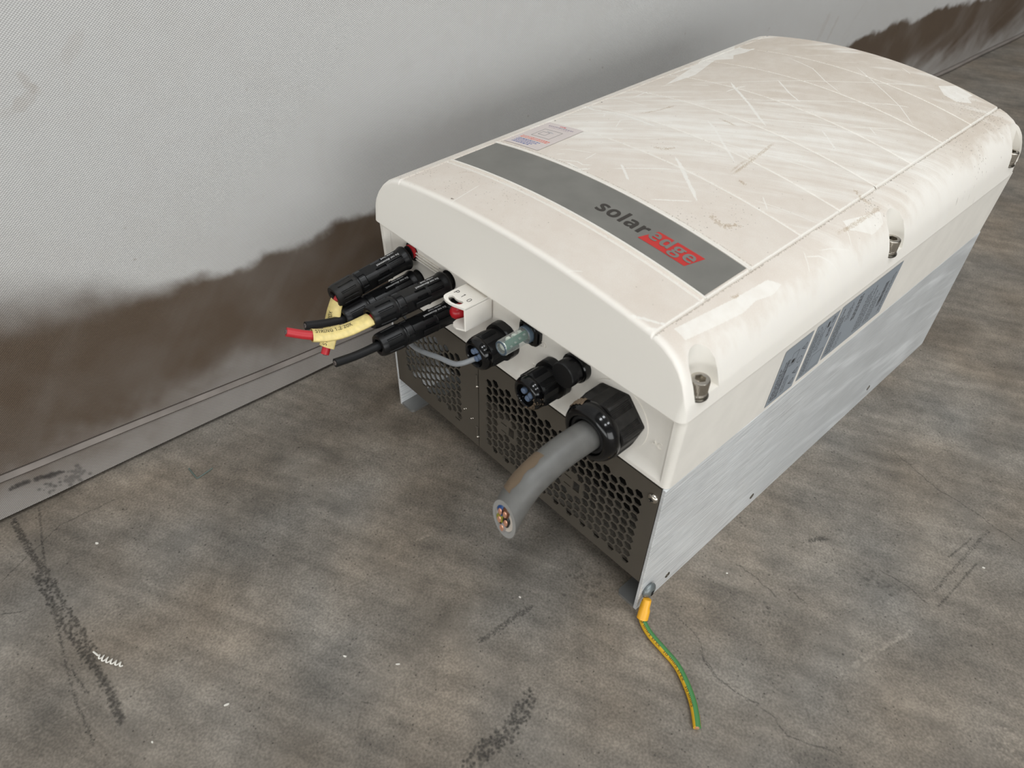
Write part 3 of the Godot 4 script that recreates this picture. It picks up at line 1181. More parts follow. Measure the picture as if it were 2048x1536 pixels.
func setting() -> void:
	# floor: a thick slab; uv in grain tiles, uv2 in the stained patch
	var b := MB.new()
	var f0 := Vector3(-0.75, 0, 4.5)
	var f1 := Vector3(6.5, 0, -6.5)
	b.quad(Vector3(f0.x, 0, f0.z), Vector3(f1.x, 0, f0.z), Vector3(f1.x, 0, f1.z), Vector3(f0.x, 0, f1.z))
	var m := b.mesh(0)
	var a := m.surface_get_arrays(0)
	var u1 := PackedVector2Array()
	var u2 := PackedVector2Array()
	for p in a[Mesh.ARRAY_VERTEX]:
		u1.append(Vector2(p.x, p.z) / 0.21)
		u2.append(Vector2((p.x + 0.45) / 1.2, (0.45 - p.z) / 1.2))
	a[Mesh.ARRAY_TEX_UV] = u1
	a[Mesh.ARRAY_TEX_UV2] = u2
	m = ArrayMesh.new()
	m.add_surface_from_arrays(Mesh.PRIMITIVE_TRIANGLES, a)
	var fl := structure("floor", m, mat.concrete)
	b = MB.new()
	b.box(Vector3((f0.x + f1.x) / 2, -0.076, (f0.z + f1.z) / 2), Vector3(f1.x - f0.x, 0.15, f0.z - f1.z))
	part("slab", b.mesh(0), mat.hall_paint, fl)

	# tarpaulin wall: a hanging sheet, dirty below, with a hem, a welded band and a dark slit over the floor
	var zs := []
	var z := 4.5
	while z > -6.5:
		zs.append(z)
		z -= 0.04 if z < 0.6 and z > -2.2 else 0.3
	zs.append(-6.5)
	var ys := [0.0045, 0.008, 0.014, 0.022, 0.032, 0.05, 0.08, 0.12, 0.17, 0.23, 0.3, 0.38, 0.46, 0.54, 0.6]
	var wall := structure("wall_left", sheet(zs, ys), mat.tarpaulin)
	part("upper_sheet", sheet(zs, [0.6, 0.8, 1.2, 2.0, 3.0, 4.2]), mat.tarpaulin_clean, wall)
	b = MB.new()
	b.box(Vector3(-0.70, 2.1, -1.0), Vector3(0.06, 4.2, 11.0))
	part("backing", b.mesh(0), mat.hall_paint, wall)
	# the welded band and the two stitched edges beside it
	var band := func(y0: float, y1: float, out: float) -> ArrayMesh:
		var q := MB.new()
		for i in zs.size() - 1:
			var za: float = zs[i]
			var zb: float = zs[i + 1]
			var sa := 0.05 * (clampf(za, -0.4, 0.6) - 0.158)
			var sb := 0.05 * (clampf(zb, -0.4, 0.6) - 0.158)
			var p := func(y: float, zz: float, s: float, o: float) -> Vector3: return Vector3(wall_x(y + s, zz) + o, y + s, zz)
			q.quad(p.call(y0, za, sa, out), p.call(y0, zb, sb, out), p.call(y1, zb, sb, out), p.call(y1, za, sa, out))
			q.quad(p.call(y1, za, sa, out), p.call(y1, zb, sb, out), p.call(y1, zb, sb, -0.001), p.call(y1, za, sa, -0.001))
			q.quad(p.call(y0, za, sa, -0.001), p.call(y0, zb, sb, -0.001), p.call(y0, zb, sb, out), p.call(y0, za, sa, out))
		return q.mesh(20)
	part("welded_band", band.call(0.0312, 0.0381, 0.0008), mat.weld_seam, wall)
	part("seam_edge", band.call(0.0380, 0.0387, 0.0010), mat.seam_line, wall)
	part("seam_edge", band.call(0.0305, 0.0312, 0.0010), mat.seam_line, wall)

	# the rest of the hall, out of the picture
	b = MB.new()
	b.box(Vector3(2.9, 4.25, -1.0), Vector3(7.4, 0.1, 11.2))
	structure("ceiling", b.mesh(0), mat.hall_ceiling)
	b = MB.new()
	for w in FILL_PANELS:  # glowing panels added for fill light, not openings of the hall
		fill_light(w[0], Vector3(w[1], w[2], w[3]), w[4], w[5], w[6], w[7])
	b.box(Vector3(5.05, 2.1, -1.0), Vector3(0.1, 4.2, 11.2))
	structure("wall_right", b.mesh(0), mat.hall_paint)
	b = MB.new()
	b.box(Vector3(2.9, 2.1, -6.55), Vector3(7.4, 4.2, 0.1))
	structure("wall_back", b.mesh(0), mat.hall_dark)
	b = MB.new()
	b.box(Vector3(2.9, 2.1, 4.55), Vector3(7.4, 4.2, 0.1))
	structure("wall_front", b.mesh(0), mat.hall_paint)


func sheet(zs: Array, ys: Array) -> ArrayMesh:
	var v := PackedVector3Array()
	var n := PackedVector3Array()
	var u1 := PackedVector2Array()
	var u2 := PackedVector2Array()
	var idx := PackedInt32Array()
	for i in zs.size():
		for j in ys.size():
			var z: float = zs[i]
			var y: float = ys[j]
			v.append(Vector3(wall_x(y, z), y, z))
			var dy := (wall_x(y + 0.002, z) - wall_x(y - 0.002, z)) / 0.004
			var dz := (wall_x(y, z + 0.002) - wall_x(y, z - 0.002)) / 0.004
			n.append(Vector3(1, -dy, -dz).normalized())
			u1.append(Vector2(-z, -y))
			u2.append(Vector2((0.45 - z) / 2.45, (0.6 - y) / 0.6))
	var c := ys.size()
	for i in zs.size() - 1:
		for j in ys.size() - 1:
			var k := i * c + j
			# seen from +x: z falls to the right
			idx.append_array([k, k + 1, k + c, k + c, k + 1, k + c + 1])
	var a := []
	a.resize(Mesh.ARRAY_MAX)
	a[Mesh.ARRAY_VERTEX] = v
	a[Mesh.ARRAY_NORMAL] = n
	a[Mesh.ARRAY_TEX_UV] = u1
	a[Mesh.ARRAY_TEX_UV2] = u2
	a[Mesh.ARRAY_INDEX] = idx
	var m := ArrayMesh.new()
	m.add_surface_from_arrays(Mesh.PRIMITIVE_TRIANGLES, a)
	return m


# ------------------------------------------------------------------ inverter
func lid_mesh() -> ArrayMesh:
	var xs := []
	for d in [0.1602, 0.1596, 0.1589, 0.1582, 0.1575, 0.1563, 0.155, 0.1535, 0.1517, 0.1495, 0.147, 0.1443, 0.1413, 0.1372, 0.133, 0.129]:
		xs.append(XC - d)
	for g in [GROOVE_L, GROOVE_R]:
		for o in [-0.0014, -0.0007, 0.0, 0.0007, 0.0014]:
			xs.append(g + o)
	for i in range(1, 20):
		xs.append(lerpf(GROOVE_L + 0.0014, GROOVE_R - 0.0014, i / 20.0))
	for d in [0.129, 0.133, 0.1372, 0.1413, 0.1443, 0.147, 0.1495, 0.1517, 0.1535, 0.155, 0.1563, 0.1575, 0.1582, 0.1589, 0.1596, 0.1602]:
		xs.append(XC + d)
	xs.sort()
	# rows: (z, drop below the top surface) then the end faces
	var rows := []
	var rr := 0.0036
	rows.append([0.0, -1.0, 0.0])
	for f in [0.06, 0.5, 0.85]:
		rows.append([0.0, -1.0, f])
	for i in 7:
		var a := PI / 2 * (6 - i) / 6.0
		rows.append([-rr + rr * sin(a), rr * (1.0 - cos(a)), 1.0])
	var zz := []
	for g in GROOVES:
		for o in [0.0015, 0.0008, 0.0, -0.0008, -0.0015]:
			zz.append(g + o)
	z_fill(zz, -0.0045, -0.5005, 0.011)
	for z in zz:
		rows.append([z, 0.0, 1.0])
	for i in 7:
		var a := PI / 2 * i / 6.0
		rows.append([-0.5025 + rr - rr * sin(a), rr * (1.0 - cos(a)), 1.0])
	for f in [0.6, 0.0]:
		rows.append([-0.5025, -1.0, f])
	var grid := []
	for r in rows:
		var row := PackedVector3Array()
		for x in xs:
			var z: float = r[0]
			var d: float = absf(x - XC)
			var top := lid_y(x, clampf(z, -0.5, -rr))
			var y := top
			if r[1] < 0.0:
				y = lerpf(0.2136, maxf(top - rr, 0.2136), r[2])
			else:
				y = maxf(top - r[1], 0.2136)
			# end faces flare outward to the seam; plan corners are rounded
			var fl := 0.0047 * (1.0 - clampf((y - 0.2136) / 0.045, 0.0, 1.0))
			var plan := 0.0
			if d > 0.154:
				plan = 0.0062 - sqrt(maxf(0.0, 0.0062 * 0.0062 - pow(d - 0.154, 2.0)))
			if z > -0.0045:
				z += (fl - plan) * smoothstep(-0.0045, 0.0, r[0])
			elif z < -0.4985:
				z -= (fl - plan) * 1.0
			row.append(Vector3(x, y, z))
		grid.append(row)
	var b := MB.new()
	var uvf := func(p: Vector3) -> Vector2: return Vector2((p.x + 0.3325) / 0.349, (0.015 - p.z) / 0.567)
	var foot := []
	for zc in SCOOPS:
		foot.append(footprint(zc))
	for i in grid.size() - 1:
		for j in xs.size() - 1:
			var p: Array = [grid[i][j], grid[i][j + 1], grid[i + 1][j + 1], grid[i + 1][j]]
			var hit := -1
			if xs[j + 1] > -0.020 or xs[j] < 2.0 * XC + 0.020:
				for s in 3:
					if p[0].z > SCOOPS[s] - SCOOP_R - 0.0005 and p[2].z < SCOOPS[s] + SCOOP_R + 0.0005 and rows[i][1] >= 0.0 and minf(minf(p[0].y, p[1].y), minf(p[2].y, p[3].y)) > LEDGE - 0.0002:
						hit = s
			if rows[i][1] < 0.0 or rows[i + 1][1] < 0.0:
				var cu := Vector2(0.9985, 0.5)
				b.quad(p[0], p[1], p[2], p[3], cu, cu, cu, cu)
			elif hit < 0:
				b.quad(p[0], p[1], p[2], p[3], uvf.call(p[0]), uvf.call(p[1]), uvf.call(p[2]), uvf.call(p[3]))
			else:
				var left: bool = xs[j] < XC
				for t in [[p[0], p[1], p[2]], [p[0], p[2], p[3]]]:
					cut_tri(b, t, foot[hit], left, uvf)
	for s in 3:
		for left in [false, true]:
			scoop_walls(b, SCOOPS[s], left, uvf)
	# an inner lip under the rim, so that the seam reads as a dark line
	for j in xs.size() - 1:
		for i in [0, grid.size() - 1]:
			var a0: Vector3 = grid[i][j]
			var a1: Vector3 = grid[i][j + 1]
			var dz := -0.004 if i == 0 else 0.004
			b.poly_out([a0, a1, a1 + Vector3(0, 0, dz), a0 + Vector3(0, 0, dz)], Vector3.DOWN)
	return b.mesh(42)


func z_fill(a: Array, z0: float, z1: float, step: float) -> void:
	a.append(z0); a.append(z1)
	for zc in SCOOPS:
		for k in 9:
			a.append(zc + SCOOP_R * (k / 4.0 - 1.0))
	a.sort(); a.reverse()
	var o := []
	for i in a.size():
		if o.is_empty() or o[o.size() - 1] - a[i] > 0.0003:
			if not o.is_empty():
				var gap: float = o[o.size() - 1] - a[i]
				var n := int(gap / step)
				var st: float = o[o.size() - 1]
				for k in n:
					o.append(st - gap * (k + 1) / (n + 1))
			o.append(a[i])
	a.clear()
	for v in o:
		if v <= z0 + 1e-6 and v >= z1 - 1e-6: a.append(v)


func footprint(zc: float) -> PackedVector2Array:   # in mm, (x, z), right-hand side
	var p := PackedVector2Array()
	p.append(Vector2(12.0, (zc + SCOOP_R) * 1000.0))
	for k in 25:
		var a := PI / 2 + PI * k / 24.0
		p.append(Vector2(SCOOP_X + SCOOP_R * cos(a), zc + SCOOP_R * sin(a)) * 1000.0)
	p.append(Vector2(12.0, (zc - SCOOP_R) * 1000.0))
	return p


func cut_tri(b: MB, t: Array, foot: PackedVector2Array, left: bool, uvf: Callable) -> void:
	var f := func(p: Vector3) -> Vector2: return Vector2((2.0 * XC - p.x if left else p.x) * 1000.0, p.z * 1000.0)
	var tp := PackedVector2Array([f.call(t[0]), f.call(t[1]), f.call(t[2])])
	if absf((tp[1] - tp[0]).cross(tp[2] - tp[0])) < 1e-7:
		if not Geometry2D.is_point_in_polygon((tp[0] + tp[1] + tp[2]) / 3.0, foot):
			b.tri(t[0], t[1], t[2], uvf.call(t[0]), uvf.call(t[1]), uvf.call(t[2]))
		return
	var den := (tp[1] - tp[0]).cross(tp[2] - tp[0])
	for poly in Geometry2D.clip_polygons(tp, foot):
		var idx := Geometry2D.triangulate_polygon(poly)
		for i in range(0, idx.size(), 3):
			var q := []
			for k in 3:
				var p: Vector2 = poly[idx[i + k]]
				var w1 := (p - tp[0]).cross(tp[2] - tp[0]) / den
				var w2 := (tp[1] - tp[0]).cross(p - tp[0]) / den
				q.append(t[0] + (t[1] - t[0]) * w1 + (t[2] - t[0]) * w2)
			var want: Vector3 = (t[1] - t[0]).cross(t[2] - t[0])
			if (q[1] - q[0]).cross(q[2] - q[0]).dot(want) < 0.0:
				q.reverse()
			b.tri(q[0], q[1], q[2], uvf.call(q[0]), uvf.call(q[1]), uvf.call(q[2]))


func scoop_walls(b: MB, zc: float, left: bool, uvf: Callable) -> void:
	var pts := []
	for k in 13:
		pts.append(Vector2(lerpf(0.0009, SCOOP_X, k / 12.0), zc + SCOOP_R))
	for k in range(1, 25):
		var a := PI / 2 + PI * k / 24.0
		pts.append(Vector2(SCOOP_X + SCOOP_R * cos(a), zc + SCOOP_R * sin(a)))
	for k in range(1, 13):
		pts.append(Vector2(lerpf(SCOOP_X, 0.0009, k / 12.0), zc - SCOOP_R))
	var cuv := Vector2(0.9985, 0.5)
	var c := Vector3(SCOOP_X, LEDGE, zc)
	var mir := func(p: Vector3) -> Vector3: return Vector3(2.0 * XC - p.x, p.y, p.z) if left else p
	for i in pts.size() - 1:
		var p: Vector2 = pts[i]
		var q: Vector2 = pts[i + 1]
		var a0 := Vector3(p.x, LEDGE, p.y)
		var a1 := Vector3(q.x, LEDGE, q.y)
		var b0 := Vector3(p.x, maxf(LEDGE, lid_base(p.x, p.y)), p.y)
		var b1 := Vector3(q.x, maxf(LEDGE, lid_base(q.x, q.y)), q.y)
		var w := [a0, a1, b1, b0]
		for k in 4: w[k] = mir.call(w[k])
		var nn: Vector3 = (w[1] - w[0]).cross(w[2] - w[0])
		var to: Vector3 = mir.call(c + Vector3(0.004, 0, 0)) - w[0]
		if nn.dot(Vector3(to.x, 0, to.z)) < 0.0: w.reverse()
		b.quad(w[0], w[1], w[2], w[3], cuv, cuv, cuv, cuv)
		var fp := [mir.call(c + Vector3(0.0051, 0, 0)), mir.call(a0), mir.call(a1)]
		if (fp[1] - fp[0]).cross(fp[2] - fp[0]).y < 0.0: fp.reverse()
		b.tri(fp[0], fp[1], fp[2], cuv, cuv, cuv)


func housing_mesh() -> ArrayMesh:
	var b := MB.new()
	var y0 := 0.1478
	var y1 := 0.2126
	var f := 0.0015
	var r := 0.0046
	var ring := func(o: float) -> Array:
		var x0 := -0.3156 - o
		var x1 := o
		var z0 := o
		var z1 := -0.5107 - o
		var p := []
		for c in [[x1 - r, z0 - r, 90.0], [x1 - r, z1 + r, 0.0], [x0 + r, z1 + r, -90.0], [x0 + r, z0 - r, -180.0]]:
			for k in 6:
				var a := deg_to_rad(c[2] - 18.0 * k)
				p.append(Vector2(c[0] + r * cos(a), c[1] + r * sin(a)))
		return p
	var lo: Array = ring.call(0.0)
	var hi: Array = ring.call(f)
	var n := lo.size()
	for i in n - 1:
		b.poly_out([Vector3(lo[i].x, y0, lo[i].y), Vector3(lo[i + 1].x, y0, lo[i + 1].y), Vector3(hi[i + 1].x, y1, hi[i + 1].y), Vector3(hi[i].x, y1, hi[i].y)], Vector3((lo[i].x + lo[i + 1].x) / 2 - XC, 0, (lo[i].y + lo[i + 1].y) / 2 + 0.255))
	for i in range(1, n - 1):
		b.poly_out([Vector3(hi[0].x, y1, hi[0].y), Vector3(hi[i].x, y1, hi[i].y), Vector3(hi[i + 1].x, y1, hi[i + 1].y)], Vector3.UP)
		b.poly_out([Vector3(lo[0].x, y0, lo[0].y), Vector3(lo[i].x, y0, lo[i].y), Vector3(lo[i + 1].x, y0, lo[i + 1].y)], Vector3.DOWN)
	# recessed connector panel in the front end
	var o4 := [Vector3(lo[n - 1].x, y0, 0), Vector3(lo[0].x, y0, 0), Vector3(hi[0].x, y1, f), Vector3(hi[n - 1].x, y1, f)]
	var steps := [
		[Vector3(-0.3098, 0.1506, 0.0), Vector3(-0.0058, 0.1506, 0.0), Vector3(-0.0058, 0.2092, f), Vector3(-0.3098, 0.2092, f)],
		[Vector3(-0.3090, 0.1514, -0.0008), Vector3(-0.0066, 0.1514, -0.0008), Vector3(-0.0066, 0.2086, 0.0), Vector3(-0.3090, 0.2086, 0.0)],
		[Vector3(-0.3072, 0.1545, -0.0030), Vector3(-0.0090, 0.1545, -0.0030), Vector3(-0.0082, 0.2074, -0.0030), Vector3(-0.3064, 0.2074, -0.0030)],
		[Vector3(-0.3030, 0.1600, -0.0045), Vector3(-0.0125, 0.1600, -0.0045), Vector3(-0.0105, 0.2060, -0.0045), Vector3(-0.3040, 0.2060, -0.0045)]]
	var prev: Array = o4
	for s in steps:
		for k in 4:
			var a: Vector3 = prev[k]
			var c: Vector3 = prev[(k + 1) % 4]
			b.quad(a, c, s[(k + 1) % 4], s[k])
		prev = s
	b.quad(prev[0], prev[1], prev[2], prev[3])
	return b.mesh(50)


# sheet with hexagonal holes; all in mm, front face at z
func hex_sheet(x0: float, x1: float, y0: float, y1: float, cx: float, cy: float, open: Callable, slots: Array) -> ArrayMesh:
	var b := MB.new()
	var R := 5.0
	var th := 1.3
	var rect := PackedVector2Array([Vector2(x0, y0), Vector2(x1, y0), Vector2(x1, y1), Vector2(x0, y1)])
	var flat := func(poly: PackedVector2Array, z: float, up: float) -> void:
		var t := Geometry2D.triangulate_polygon(poly)
		for i in range(0, t.size(), 3):
			b.poly_out([Vector3(poly[t[i]].x, poly[t[i]].y, z) * 0.001, Vector3(poly[t[i + 1]].x, poly[t[i + 1]].y, z) * 0.001, Vector3(poly[t[i + 2]].x, poly[t[i + 2]].y, z) * 0.001], Vector3(0, 0, up))
	var n0 := int((x0 - cx) / 7.5) - 2
	var n1 := int((x1 - cx) / 7.5) + 2
	for n in range(n0, n1 + 1):
		for k in range(-16, 17):
			var c := Vector2(cx + n * 7.5, cy + k * 8.6603 + (4.33 if posmod(n, 2) == 1 else 0.0))
			if c.x < x0 - 6 or c.x > x1 + 6 or c.y < y0 - 6 or c.y > y1 + 6:
				continue
			var hexa := PackedVector2Array()
			var hole := PackedVector2Array()
			for i in 6:
				var d := Vector2(cos(i * PI / 3), sin(i * PI / 3))
				hexa.append(c + d * R)
				hole.append(c + d * 4.15)
			if open.call(c):
				for i in 6:
					var j := (i + 1) % 6
					var q := [hexa[i], hexa[j], hole[j], hole[i]]
					for z in [0.0, -th]:
						var pp := []
						for e in q: pp.append(Vector3(e.x, e.y, z) * 0.001)
						b.poly_out(pp, Vector3(0, 0, 1 if z == 0.0 else -1))
					var h0: Vector2 = hole[i]
					var h1: Vector2 = hole[j]
					var inw := c - (h0 + h1) * 0.5
					b.poly_out([Vector3(h0.x, h0.y, 0) * 0.001, Vector3(h1.x, h1.y, 0) * 0.001, Vector3(h1.x, h1.y, -th) * 0.001, Vector3(h0.x, h0.y, -th) * 0.001], Vector3(inw.x, inw.y, 0))
				continue
			var pieces: Array = []
			pieces.append_array(Geometry2D.intersect_polygons(hexa, rect))
			for s in slots:
				var mid: float = (s[0] + s[1]) / 2
				var next: Array = []
				for p in pieces:
					var bb := Rect2(p[0], Vector2.ZERO)
					for e in p: bb = bb.expand(e)
					if not bb.intersects(Rect2(s[0], s[2], s[1] - s[0], s[3] - s[2])):
						next.append(p)
						continue
					for half in [[-999.0, mid], [mid, 999.0]]:
						for q in Geometry2D.intersect_polygons(p, PackedVector2Array([Vector2(half[0], -999), Vector2(half[1], -999), Vector2(half[1], 999), Vector2(half[0], 999)])):
							next.append_array(Geometry2D.clip_polygons(q, PackedVector2Array([Vector2(s[0], s[2]), Vector2(s[1], s[2]), Vector2(s[1], s[3]), Vector2(s[0], s[3])])))
				pieces = next
			for p in pieces:
				flat.call(p, 0.0, 1.0)
				flat.call(p, -th, -1.0)
	for s in slots:
		var q := [Vector2(s[0], s[2]), Vector2(s[1], s[2]), Vector2(s[1], s[3]), Vector2(s[0], s[3])]
		var c := Vector2((s[0] + s[1]) / 2, (s[2] + s[3]) / 2)
		for i in 4:
			var h0: Vector2 = q[i]
			var h1: Vector2 = q[(i + 1) % 4]
			var inw := c - (h0 + h1) * 0.5
			b.poly_out([Vector3(h0.x, h0.y, 0) * 0.001, Vector3(h1.x, h1.y, 0) * 0.001, Vector3(h1.x, h1.y, -th) * 0.001, Vector3(h0.x, h0.y, -th) * 0.001], Vector3(inw.x, inw.y, 0))
	for i in 4:
		var h0: Vector2 = rect[i]
		var h1: Vector2 = rect[(i + 1) % 4]
		var o := (h0 + h1) * 0.5 - Vector2((x0 + x1) / 2, (y0 + y1) / 2)
		b.poly_out([Vector3(h0.x, h0.y, 0) * 0.001, Vector3(h1.x, h1.y, 0) * 0.001, Vector3(h1.x, h1.y, -8.0) * 0.001, Vector3(h0.x, h0.y, -8.0) * 0.001], Vector3(o.x, o.y, 0))
	return b.mesh(0)


func hex_r(t: float, R: float, turn := 0.0) -> float:
	return R * cos(PI / 6) / cos(fposmod(t + turn, PI / 3) - PI / 6)


func placed(o: Vector3, z := Vector3(0, 0, 1), up := Vector3.UP) -> Transform3D:
	z = z.normalized()
	var x := up.cross(z).normalized()
	return Transform3D(Basis(x, z.cross(x), z), o)


func lathe_mesh(xf: Transform3D, prof: Array, segs := 48, shape: Variant = null, deg := 38.0) -> ArrayMesh:
	var b := MB.new()
	b.xf = xf
	b.lathe(prof, segs, shape)
	return b.mesh(deg)


func build_inverter() -> void:
	inverter = thing("inverter", Vector3(XC, 0, -0.255), "large used white and aluminium inverter lying on the concrete floor with its connectors facing front", "inverter")
	var inv := inverter
	var b := MB.new()

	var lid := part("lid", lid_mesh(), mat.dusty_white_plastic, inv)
	lid.set_meta("label", "arched lid covered in dust and white scratches")
	part("housing", housing_mesh(), mat.white_plastic, inv)

	# grey logo band laid on the lid
	b = MB.new()
	var nx := 40
	var za := -0.0525
	var zb := -0.0972
	for i in nx:
		var xa := lerpf(-0.2796, -0.0358, float(i) / nx)
		var xb := lerpf(-0.2796, -0.0358, float(i + 1) / nx)
		var h := 0.00035
		b.quad(Vector3(xa, lid_base(xa, za) + h, za), Vector3(xb, lid_base(xb, za) + h, za), Vector3(xb, lid_base(xb, zb) + h, zb), Vector3(xa, lid_base(xa, zb) + h, zb))
		for z in [za, zb]:
			b.poly_out([Vector3(xa, lid_base(xa, z) + h, z), Vector3(xb, lid_base(xb, z) + h, z), Vector3(xb, lid_base(xb, z) - h, z), Vector3(xa, lid_base(xa, z) - h, z)], Vector3(0, 0, 1 if z == za else -1))
	part("logo_band", b.mesh(20), mat.logo_grey, lid)
	# thin white rim round the band
	for e in [[-0.2820, -0.0334, -0.0503, -0.0520], [-0.2820, -0.0334, -0.0977, -0.0993]]:
		b = MB.new()
		for i in nx:
			var xa := lerpf(e[0], e[1], float(i) / nx)
			var xb := lerpf(e[0], e[1], float(i + 1) / nx)
			var p := [Vector3(xa, lid_base(xa, e[2]), e[2]), Vector3(xb, lid_base(xb, e[2]), e[2]), Vector3(xb, lid_base(xb, e[3]), e[3]), Vector3(xa, lid_base(xa, e[3]), e[3])]
			var up := Vector3(0, 0.0006, 0)
			b.quad(p[0] + up, p[1] + up, p[2] + up, p[3] + up)
			b.poly_out([p[0] + up, p[1] + up, p[1] - up, p[0] - up], Vector3(0, 0, 1))
			b.poly_out([p[3] + up, p[2] + up, p[2] - up, p[3] - up], Vector3(0, 0, -1))
		part("band_rim", b.mesh(20), mat.white_plastic, lid)
	# company name on the band: dark "solar", grey "edge" left open in a red block
	var on_lid := func(x0: float, z0: float, h: float) -> Callable:
		return func(x: float, y: float, z: float) -> Vector3:
			var px := x0 + x
			var pz := z0 - y
			return Vector3(px, lid_base(px, pz) + h + z, pz)
	letters("lettering", "solar", Vector2(0.0430, 0.0142), 0.0002, on_lid.call(-0.1429, -0.0669, 0.0004), mat.logo_dark, lid)
	b = MB.new()
	for i in 12:
		var c4 := func(q: float, top: bool) -> Vector3:
			var x := lerpf(-0.0949, -0.0573, q) if top else lerpf(-0.0998, -0.0612, q)
			var z := lerpf(-0.0797, -0.0815, q) if top else lerpf(-0.0632, -0.0640, q)
			return Vector3(x, lid_base(x, z) + 0.0005, z)
		b.quad(c4.call(i / 12.0, false), c4.call((i + 1) / 12.0, false), c4.call((i + 1) / 12.0, true), c4.call(i / 12.0, true))
	part("logo_block", b.mesh(20), mat.logo_red, lid)
	letters("lettering", "edge", Vector2(0.0368, 0.0162), 0.0002, on_lid.call(-0.0968, -0.0645, 0.0006), mat.logo_grey, lid)

	# notice sticker beside the band
	b = MB.new()
	for i in 8:
		var qa := i / 8.0
		var qb := (i + 1) / 8.0
		var c := func(q: float, e: float) -> Vector3:
			var x := lerpf(-0.2795, -0.2392, q)
			var z := lerpf(-0.1055, -0.1590, e)
			return Vector3(x, lid_base(x, z) + 0.0003, z)
		b.quad(c.call(qa, 0.0), c.call(qb, 0.0), c.call(qb, 1.0), c.call(qa, 1.0), Vector2(qa, 1), Vector2(qb, 1), Vector2(qb, 0), Vector2(qa, 0))
	var nm := mk("notice_print", Color.WHITE, 0.5)
	nm.albedo_texture = notice_texture()
	part("notice_sticker", b.mesh(20), nm, lid)

	# metal chassis
	for sx in [0.0, -0.3156]:
		b = MB.new()
		var c := Vector3(-0.0015 if sx == 0.0 else -0.3141, 0.0737, -0.2553)
		var w := 0.003
		b.box(c, Vector3(w, 0.1474, 0.5107), 0.0004)
		for i in b.v.size():
			b.u[i] = Vector2(-b.v[i].z / 0.52, b.v[i].y / 0.16)
		part("side_plate", b.mesh(0), mat.brushed_aluminium, inv)
		b = MB.new()
		var fx0 := -0.0205 if sx == 0.0 else -0.3126
		var fx1 := -0.003 if sx == 0.0 else -0.2955
		var poly := PackedVector2Array()
		var rad := 0.004
		var inner := fx0 if sx == 0.0 else fx1
		var outer := fx1 if sx == 0.0 else fx0
		var dirx := signf(outer - inner)
		poly.append(Vector2(outer, 0.0))
		for k in 6:
			var a := PI / 2 * k / 5.0
			poly.append(Vector2(inner + dirx * (rad - rad * sin(a)), rad * (cos(a) - 1.0) * 1.0))
		poly.append(Vector2(inner, -0.5107)); poly.append(Vector2(outer, -0.5107))
		b.xf = Transform3D(Basis(Vector3(1, 0, 0), Vector3(0, 0, 1), Vector3(0, -1, 0)), Vector3.ZERO)
		b.prism(poly, -0.0032, -0.0001)
		part("mounting_foot", b.mesh(30), mat.foot_metal, inv)
	b = MB.new()
	b.box(Vector3(-0.1578, 0.144, -0.26), Vector3(0.3096, 0.006, 0.49))
	part("heat_sink", b.mesh(0), mat.fin_metal, inv)
	for i in 22:
		b = MB.new()
		b.box(Vector3(lerpf(-0.3, -0.016, i / 21.0), 0.0900, -0.29), Vector3(0.0018, 0.102, 0.42))
		part("cooling_fin", b.mesh(0), mat.fin_metal, inv)
	b = MB.new()
	b.box(Vector3(-0.1578, 0.0915, -0.5095), Vector3(0.309, 0.111, 0.0024))
	part("rear_panel", b.mesh(0), mat.grey_panel, inv)
	b = MB.new()
	b.box(Vector3(-0.1578, 0.0376, -0.275), Vector3(0.309, 0.002, 0.46))
	part("bottom_sheet", b.mesh(0), mat.fin_metal, inv)

	# perforated front covers
	var in_big := func(c: Vector2) -> bool:
		if c.x < -178.2 or c.x > -17.0 or c.y < 46.5 or c.y > 128.0: return false
		if c.x > -166.0 and c.x < -142.5 and c.y > 76.0 and c.y < 95.0: return false
		if c.x > -92.5 and c.x < -68.5 and c.y > 74.5 and c.y < 94.0: return false
		return true
	var fan := part("fan_cover", hex_sheet(-190.2, -3.4, 36.4, 146.0, -177.4, 122.5, in_big, [[-162.2, -155.2, 88.5, 89.8], [-162.0, -155.6, 79.9, 81.1], [-152.8, -146.2, 80.8, 90.5], [-88.2, -80.8, 88.4, 89.7], [-88.0, -80.8, 78.8, 80.0], [-78.5, -71.8, 79.0, 89.0]]), mat.grey_panel, inv)
	fan.set_meta("label", "perforated grey cover with hexagonal holes")
	var in_small := func(c: Vector2) -> bool:
		if c.x < -295.5 or c.x > -216.0 or c.y < 52.0 or c.y > 127.0: return false
		return c.y > 60.0 - (c.x + 218.0) * 0.02 - 6.0
	var door := part("cover_door", hex_sheet(-312.4, -191.2, 36.0, 146.0, -218.2, 89.6, in_small, [[-224.0, -217.5, 48.0, 50.0]]), mat.grey_panel, inv)
	door.set_meta("label", "narrower perforated grey cover left of the hinge")
	for y in [[0.1215, 0.1095], [0.0606, 0.0486]]:
		b = MB.new()
		b.box(Vector3(-0.1932, (y[0] + y[1]) / 2, 0.0004), Vector3(0.0030, y[0] - y[1], 0.0016), 0.0006)
		var hg := part("hinge_tab", b.mesh(0), mat.grey_panel, inv)
		part("rivet", lathe_mesh(placed(Vector3(-0.1922, y[1] - 0.0005, 0.0)), [Vector2(0.0016, 0), Vector2(0.0014, 0.0009), Vector2(0.0006, 0.0015), Vector2(0, 0.0016)], 16), mat.steel, hg)
	for p in [[-0.2107, 0.0690], [-0.2082, 0.0712], [-0.2013, 0.0640], [-0.1988, 0.0662]]:
		part("rivet", lathe_mesh(placed(Vector3(p[0], p[1], 0.0)), [Vector2(0.0008, 0), Vector2(0.0006, 0.0005), Vector2(0, 0.0007)], 10), mat.steel, inv)
